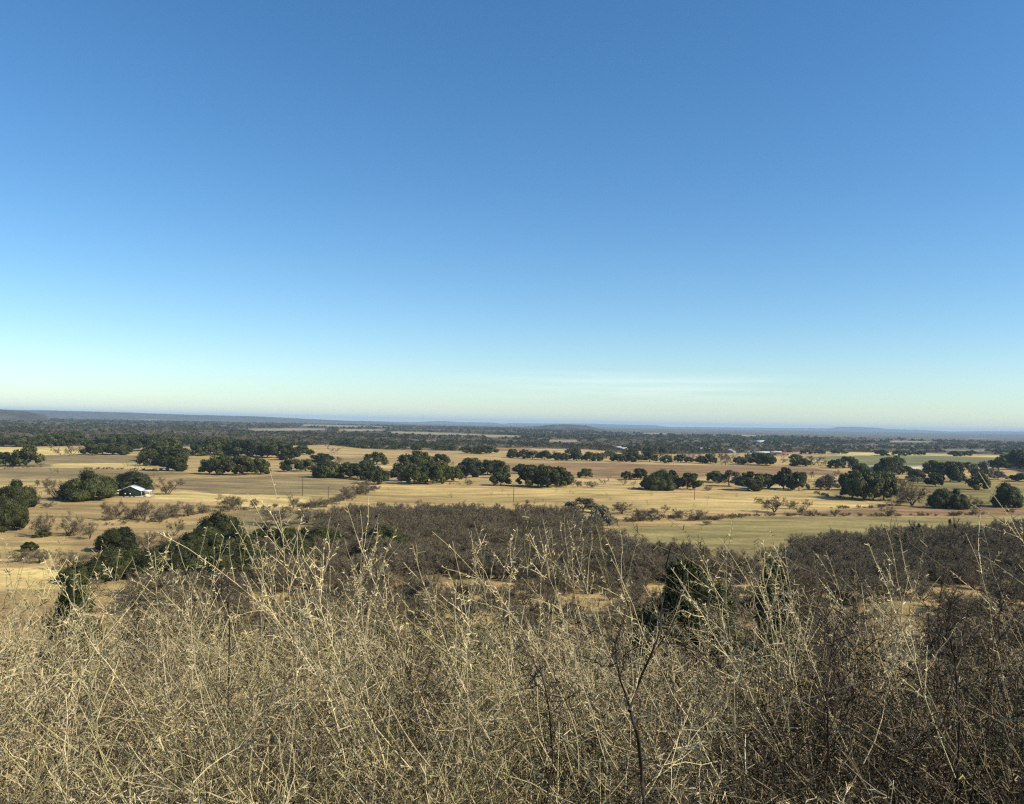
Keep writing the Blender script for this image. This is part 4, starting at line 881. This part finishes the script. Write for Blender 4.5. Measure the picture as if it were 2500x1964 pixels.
def shrub_row(d, step, topY, rowname, jitter=.4, k0=0):
    half = d * .66 + .8; xs = np.arange(-half, half + .01, step); n = len(xs)
    for i, x in enumerate(xs):
        x = x + rng.uniform(-jitter, jitter) * step; y = d + rng.uniform(-.25, .45) * step
        g_ = float(gz(x, y)); X = 1250 + x / y * FPX
        ty = np.interp(X,  [0, 400, 900, 1100, 1300, 1500, 1750, 1950, 2150, 2500], topY) + rng.uniform(15, 110) + (22 if d > 6 else 0)
        top = EYE - (ty - (1008 + .0208 * X)) / FPX * y
        H = max(.9, top - g_) ; s_ = H / 2.15
        shadeside = X > 2050 + rng.uniform(-200, 200)  # shrubs towards the right get the twigs with painted shade
        pr = (SHD if shadeside else SH); a_, b_ = pr[(i * 2 + k0) % len(pr)]
        o = thing('brush_shrub', f'{"shade-darkened" if shadeside else "pale straw"} leafless twiggy shrub, {ORD[i]} from the left in the {rowname} of brush', 'shrub', (x, y, g_ - .02), rng.uniform(-.7, .7), (max(s_, .85), max(s_, .85), s_), 'leafless shrubs of the foreground')
        link('stems', a_, o); link('twigs', b_, o, 'stuff'); shrubs.append(o)
shrub_row(3.7, .95, [1600, 1600, 1650, 1660, 1640, 1640, 1640, 1640, 1590, 1560], 'nearest row')
shrub_row(4.9, 1.1, [1450, 1430, 1470, 1530, 1480, 1440, 1560, 1430, 1460, 1420], 'second row', k0=1)
shrub_row(6.5, 1.3, [1400, 1370, 1400, 1480, 1400, 1360, 1520, 1340, 1400, 1350], 'third row', k0=2)
shrub_row(9.0, 1.6, [1410, 1370, 1390, 1470, 1390, 1370, 1540, 1360, 1390, 1340], 'fourth row', k0=3)
shrub_row(12.5, 2.0, [1430, 1400, 1420, 1470, 1430, 1420, 1560, 1400, 1410, 1370], 'fifth row', k0=4)
# slope brush further down
n = 3400; y = rng.uniform(14, 235, n); x = rng.uniform(-1, 1, n) * (y * .72 + 4)
s1 = rng.uniform(.55, 1.3, n) * np.where(y > 60, .85, 1)
den = np.interp(y, [14, 40, 90, 140, 180, 235], [1, 1, .75, .55, .3, .05]) * np.where(np.sin(x / 7 + 2 * np.sin(y / 9)) * np.sin(y / 6 + x / 11) > .15, 1.3, .55)
keep = (rng.uniform(0, 1, n) < den) & ~((y > 110) & (x < -y * .52)); x, y, s1 = x[keep], y[keep], s1[keep]; n = len(x)
src = [[next(o for o in bpy.data.objects if o.data == b_)] for a_, b_ in SH[:4]]
scatter('hillside_brush', np.stack([x, y, gz(x, y)], -1), np.stack([s1, s1, s1], -1), rng.uniform(0, 6.28, n), rng.integers(0, 4, n), src)

# tall single shoots standing clear above the brush: (tip X, Y), (lower X, Y), distance
SHOOTS = [((509, 1286), (483, 1392)), ((562, 1277), (618, 1377)), ((562, 1313), (530, 1392)), ((365, 1298), (377, 1377)), ((250, 1336), (227, 1398)), ((294, 1339), (283, 1416)), ((188, 1336), (186, 1407)), ((9, 1301), (30, 1420)),
    ((380, 1304), (450, 1345)), ((670, 1254), (752, 1419)), ((664, 1277), (649, 1342)), ((805, 1271), (782, 1383)), ((820, 1274), (800, 1351)), ((879, 1245), (879, 1392)), ((841, 1224), (880, 1330)), ((927, 1254), (885, 1374)), ((939, 1324), (879, 1400)), ((970, 1286), (944, 1348)),
    ((1161, 1271), (1170, 1327)), ((1181, 1280), (1159, 1389)), ((1058, 1292), (1150, 1368)), ((1259, 1292), (1247, 1362)), ((1266, 1283), (1246, 1348)), ((1311, 1286), (1325, 1350)), ((1321, 1265), (1334, 1333)), ((1346, 1286), (1330, 1350)), ((1366, 1271), (1372, 1348)), ((1383, 1274), (1399, 1333)),
    ((1409, 1274), (1400, 1350)), ((1561, 1310), (1546, 1350)), ((1481, 1307), (1500, 1360)), ((1792, 1271), (1779, 1333)), ((1754, 1310), (1793, 1363)), ((1849, 1313), (1855, 1380)), ((1878, 1289), (1898, 1363)), ((1916, 1313), (1921, 1380)), ((2020, 1343), (2042, 1398)), ((2123, 1327), (2150, 1390)),
    ((2159, 1286), (2172, 1333)), ((2173, 1262), (2172, 1340)), ((2357, 1302), (2375, 1363)), ((2444, 1274), (2440, 1350)), ((655, 1139), (690, 1300)), ((2384, 1156), (2560, 1420)), ((120, 1345), (160, 1440)), ((60, 1360), (40, 1440)), ((1640, 1390), (1700, 1480)), ((1830, 1400), (1850, 1480)), ((1950, 1360), (1900, 1460)), ((2250, 1345), (2230, 1440)), ((1700, 1340), (1740, 1430)),
    ((430, 1330), (460, 1420)), ((720, 1310), (735, 1400)), ((1010, 1330), (1040, 1420)), ((1110, 1320), (1130, 1400)), ((600, 1330), (640, 1420)), ((320, 1360), (350, 1440)), ((2320, 1330), (2300, 1430)), ((2490, 1330), (2460, 1420))]
for (tx, ty), (lx, ly) in SHOOTS:
    D = rng.uniform(3.6, 5.2); o_ = np.array([0, 0, EYE])
    d1 = ray(tx, ty); tip = o_ + d1 * D / d1[1]
    ext = (1640 - ly) / max(40, ly - ty); bx = lx + (lx - tx) * min(1.6, ext * .45) + rng.normal() * 90 + 80; d2 = ray(bx, 1880)
    base = o_ + d2 * (D + .35) / d2[1]; d3 = ray(lx, ly); midp = o_ + d3 * (D + .1) / d3[1]
    tt = np.linspace(0, 1, 14)[:, None]; f_ = (ly - 1880) / (ty - 1880)
    ctrl = (midp - base * (1 - f_) ** 2 - tip * f_ ** 2) / (2 * f_ * (1 - f_) + 1e-6) if 0 < f_ < 1 else midp
    P = base * (1 - tt) ** 2 + 2 * ctrl * tt * (1 - tt) + tip * tt ** 2
    P = P + np.cumsum(rng.normal(size=P.shape), 0)[::-1] * .006; P = P[None]
    L_ = np.linalg.norm(tip - base)
    dark_ = (lx > 2200 and rng.uniform() < .5)
    ca, cb_ = (DARK1, DARK2) if dark_ else (PALE2, PALE1)
    m = MB(); m.tubes(P, np.linspace(.0030, .0013, 14)[None] * rng.uniform(.8, 1.15), 5, mixc_(ca, cb_, 1, .4, 1))
    Br, _, _ = sprout(P, 9, .3, .85, .3, .8, L_ * .10, L_ * .28, 6, .05, .12); m.tubes(Br, rad(9, 6, .0021, .0012), 3, mixc_(ca, cb_, 9, .2, 1))
    for src_, n_ in ((P, 46), (Br, 12)):
        F_, _, _ = sprout(src_, n_, .15, 1, .7, 1.4, .012, .035, 2, 0, 0, .3); m.ribbons(F_, rad(len(F_), 2, .0022, .0015), mixc_(ca, cb_, len(F_), .2, 1))
    best = min(shrubs, key=lambda s: (s.location.x - base[0]) ** 2 + (s.location.y - base[1]) ** 2)
    so_ = link('shoot', m.mesh('shoot', MAT['shrub']), best); so_.matrix_parent_inverse = best.matrix_basis.inverted()

# dark forked dead sapling in the lower middle
def px3(X, Y, D): d = ray(X, Y); return np.array([0, 0, EYE]) + d * D / d[1]
def path(pts, D, k=16):
    pts = np.array(pts, float); s_ = np.linspace(0, len(pts) - 1, k); X = np.interp(s_, range(len(pts)), pts[:, 0]); Y = np.interp(s_, range(len(pts)), pts[:, 1])
    P = np.array([px3(a_, b_, D + .12 * math.sin(i * .5)) for i, (a_, b_) in enumerate(zip(X, Y))]); return P
D = 2.45
base = px3(1572, 1930, D); gb = np.array([base[0] + .03, base[1] + .1, float(gz(base[0], base[1]))])
o = thing('dead_sapling', 'dark forked dead sapling standing in the pale brush right of centre', 'sapling', gb)
tk = path([(1572, 1960), (1566, 1880), (1558, 1800), (1545, 1760), (1537, 1728)], D); tk = np.concatenate([gb[None], tk])
m = MB(); m.tubes((tk - gb)[None], np.linspace(.0062, .0048, len(tk))[None], 7); link('trunk', m.mesh('trunk', MAT['dead'], True), o)
m = MB()
for pts, r1 in (([(1540, 1738), (1525, 1690), (1512, 1650), (1503, 1610), (1495, 1560)], .0036), ([(1536, 1738), (1550, 1700), (1562, 1660), (1572, 1632), (1590, 1590), (1605, 1550), (1608, 1480), (1604, 1450)], .0042)):
    P = path(pts, D) - gb; P += np.cumsum(rng.normal(size=P.shape) * .0012, 0); P = P[None]; m.tubes(P, np.linspace(r1, .002, P.shape[1])[None], 6)
    B1, _, _ = sprout(P, 6, .35, 1, .5, 1.1, .12, .3, 6, .15, .2); m.tubes(B1, rad(len(B1), 6, .0014, .0008), 3)
    B2, _, _ = sprout(B1, 5, .2, 1, .5, 1.2, .04, .14, 4, .1, .2); m.ribbons(B2, rad(len(B2), 4, .0018, .001))
link('branches', m.mesh('branches', MAT['dead']), o)
# dark stems inside the brush
for i, (pts, D2, lab) in enumerate((([(2010, 1970), (2018, 1860), (2020, 1760), (2012, 1660), (2030, 1570)], 4.0, 'dark upright dead stem among shade-darkened twigs at lower right'), ([(1335, 1960), (1350, 1860), (1342, 1740), (1325, 1660), (1290, 1600)], 4.3, 'thin dark dead stem left of the forked sapling'),
        ([(2300, 1480), (2310, 1530), (2330, 1600), (2345, 1760)][::-1], 4.4, 'dark dead stem with a broken top at right'), ([(560, 1520), (556, 1480), (548, 1400)], 6.0, 'dark dead stick below the large dark oak mass'), ([(2060, 1500), (2000, 1468), (1960, 1450), (1930, 1440)], 7.0, 'dark crooked dead branch above the shade-darkened brush at centre right'))):
    P = path(pts, D2); b0 = P[0].copy(); g_ = np.array([b0[0], b0[1] + .1, float(gz(b0[0], b0[1] + .1))]); P = np.concatenate([g_[None], P]) - g_
    P[1:] += np.cumsum(rng.normal(size=(len(P) - 1, 3)) * .003, 0)
    m = MB(); m.tubes(P[None], np.linspace(.006, .0025, len(P))[None], 6)
    B1, _, _ = sprout(P[None], 16, .25, 1, .4, 1.1, .15, .5, 6, .15, .2); m.tubes(B1, rad(16, 6, .0022, .0011), 3); B2, _, _ = sprout(B1, 6, .2, 1, .5, 1.2, .05, .2, 4, .1, .2); m.ribbons(B2, rad(len(B2), 4, .002, .0012))
    o = link('dead_sapling', m.mesh('dead_sapling', MAT['dead'])); o.location = g_; o['label'] = lab; o['category'] = 'branch'; o['group'] = 'dark dead stems in the brush'

# dry grass over the near slope
n = 60000; y = 1.2 + 55 * rng.uniform(0, 1, n) ** 1.8; x = rng.uniform(-1, 1, n) * (y * .7 + 1.5); z = gz(x, y)
az = rng.uniform(0, 6.28, n); d = norm(np.stack([np.cos(az) * .45, np.sin(az) * .45, np.ones(n)], -1)); L_ = rng.uniform(.15, .5, n)
P = curves(np.stack([x, y, z - .02], -1), d, L_, 3, np.stack([np.cos(az) * .3, np.sin(az) * .3, -.15 * np.ones(n)], -1), .05)
m = MB(); m.ribbons(P, rad(n, 3, .0035, .001) * (1 + y[:, None] * .08), mixc_((.24, .18, .09), (.50, .40, .22), n))
link('dry_grass', m.mesh('dry_grass', MAT['grass']), kind='stuff')

# ------------------------------------------------------------------ air
HZ = MB().box(-37000, 37000, -37000, 37000, -6, 170)
hm = bpy.data.materials.new('air_haze'); hm.use_nodes = True; t = hm.node_tree; t.nodes.clear()
o_ = t.nodes.new('ShaderNodeOutputMaterial'); pv = t.nodes.new('ShaderNodeVolumePrincipled'); pv.inputs['Color'].default_value = (.50, .71, .93, 1); pv.inputs['Density'].default_value = 5.5e-5
t.links.new(pv.outputs[0], o_.inputs['Volume'])
link('haze', HZ.mesh('haze', hm), kind='stuff')
print('TRIS', sum(sum(len(p.vertices) - 2 for p in me.polygons) if len(me.polygons) < 0 else len(me.loops) - 2 * len(me.polygons) for me in bpy.data.meshes))
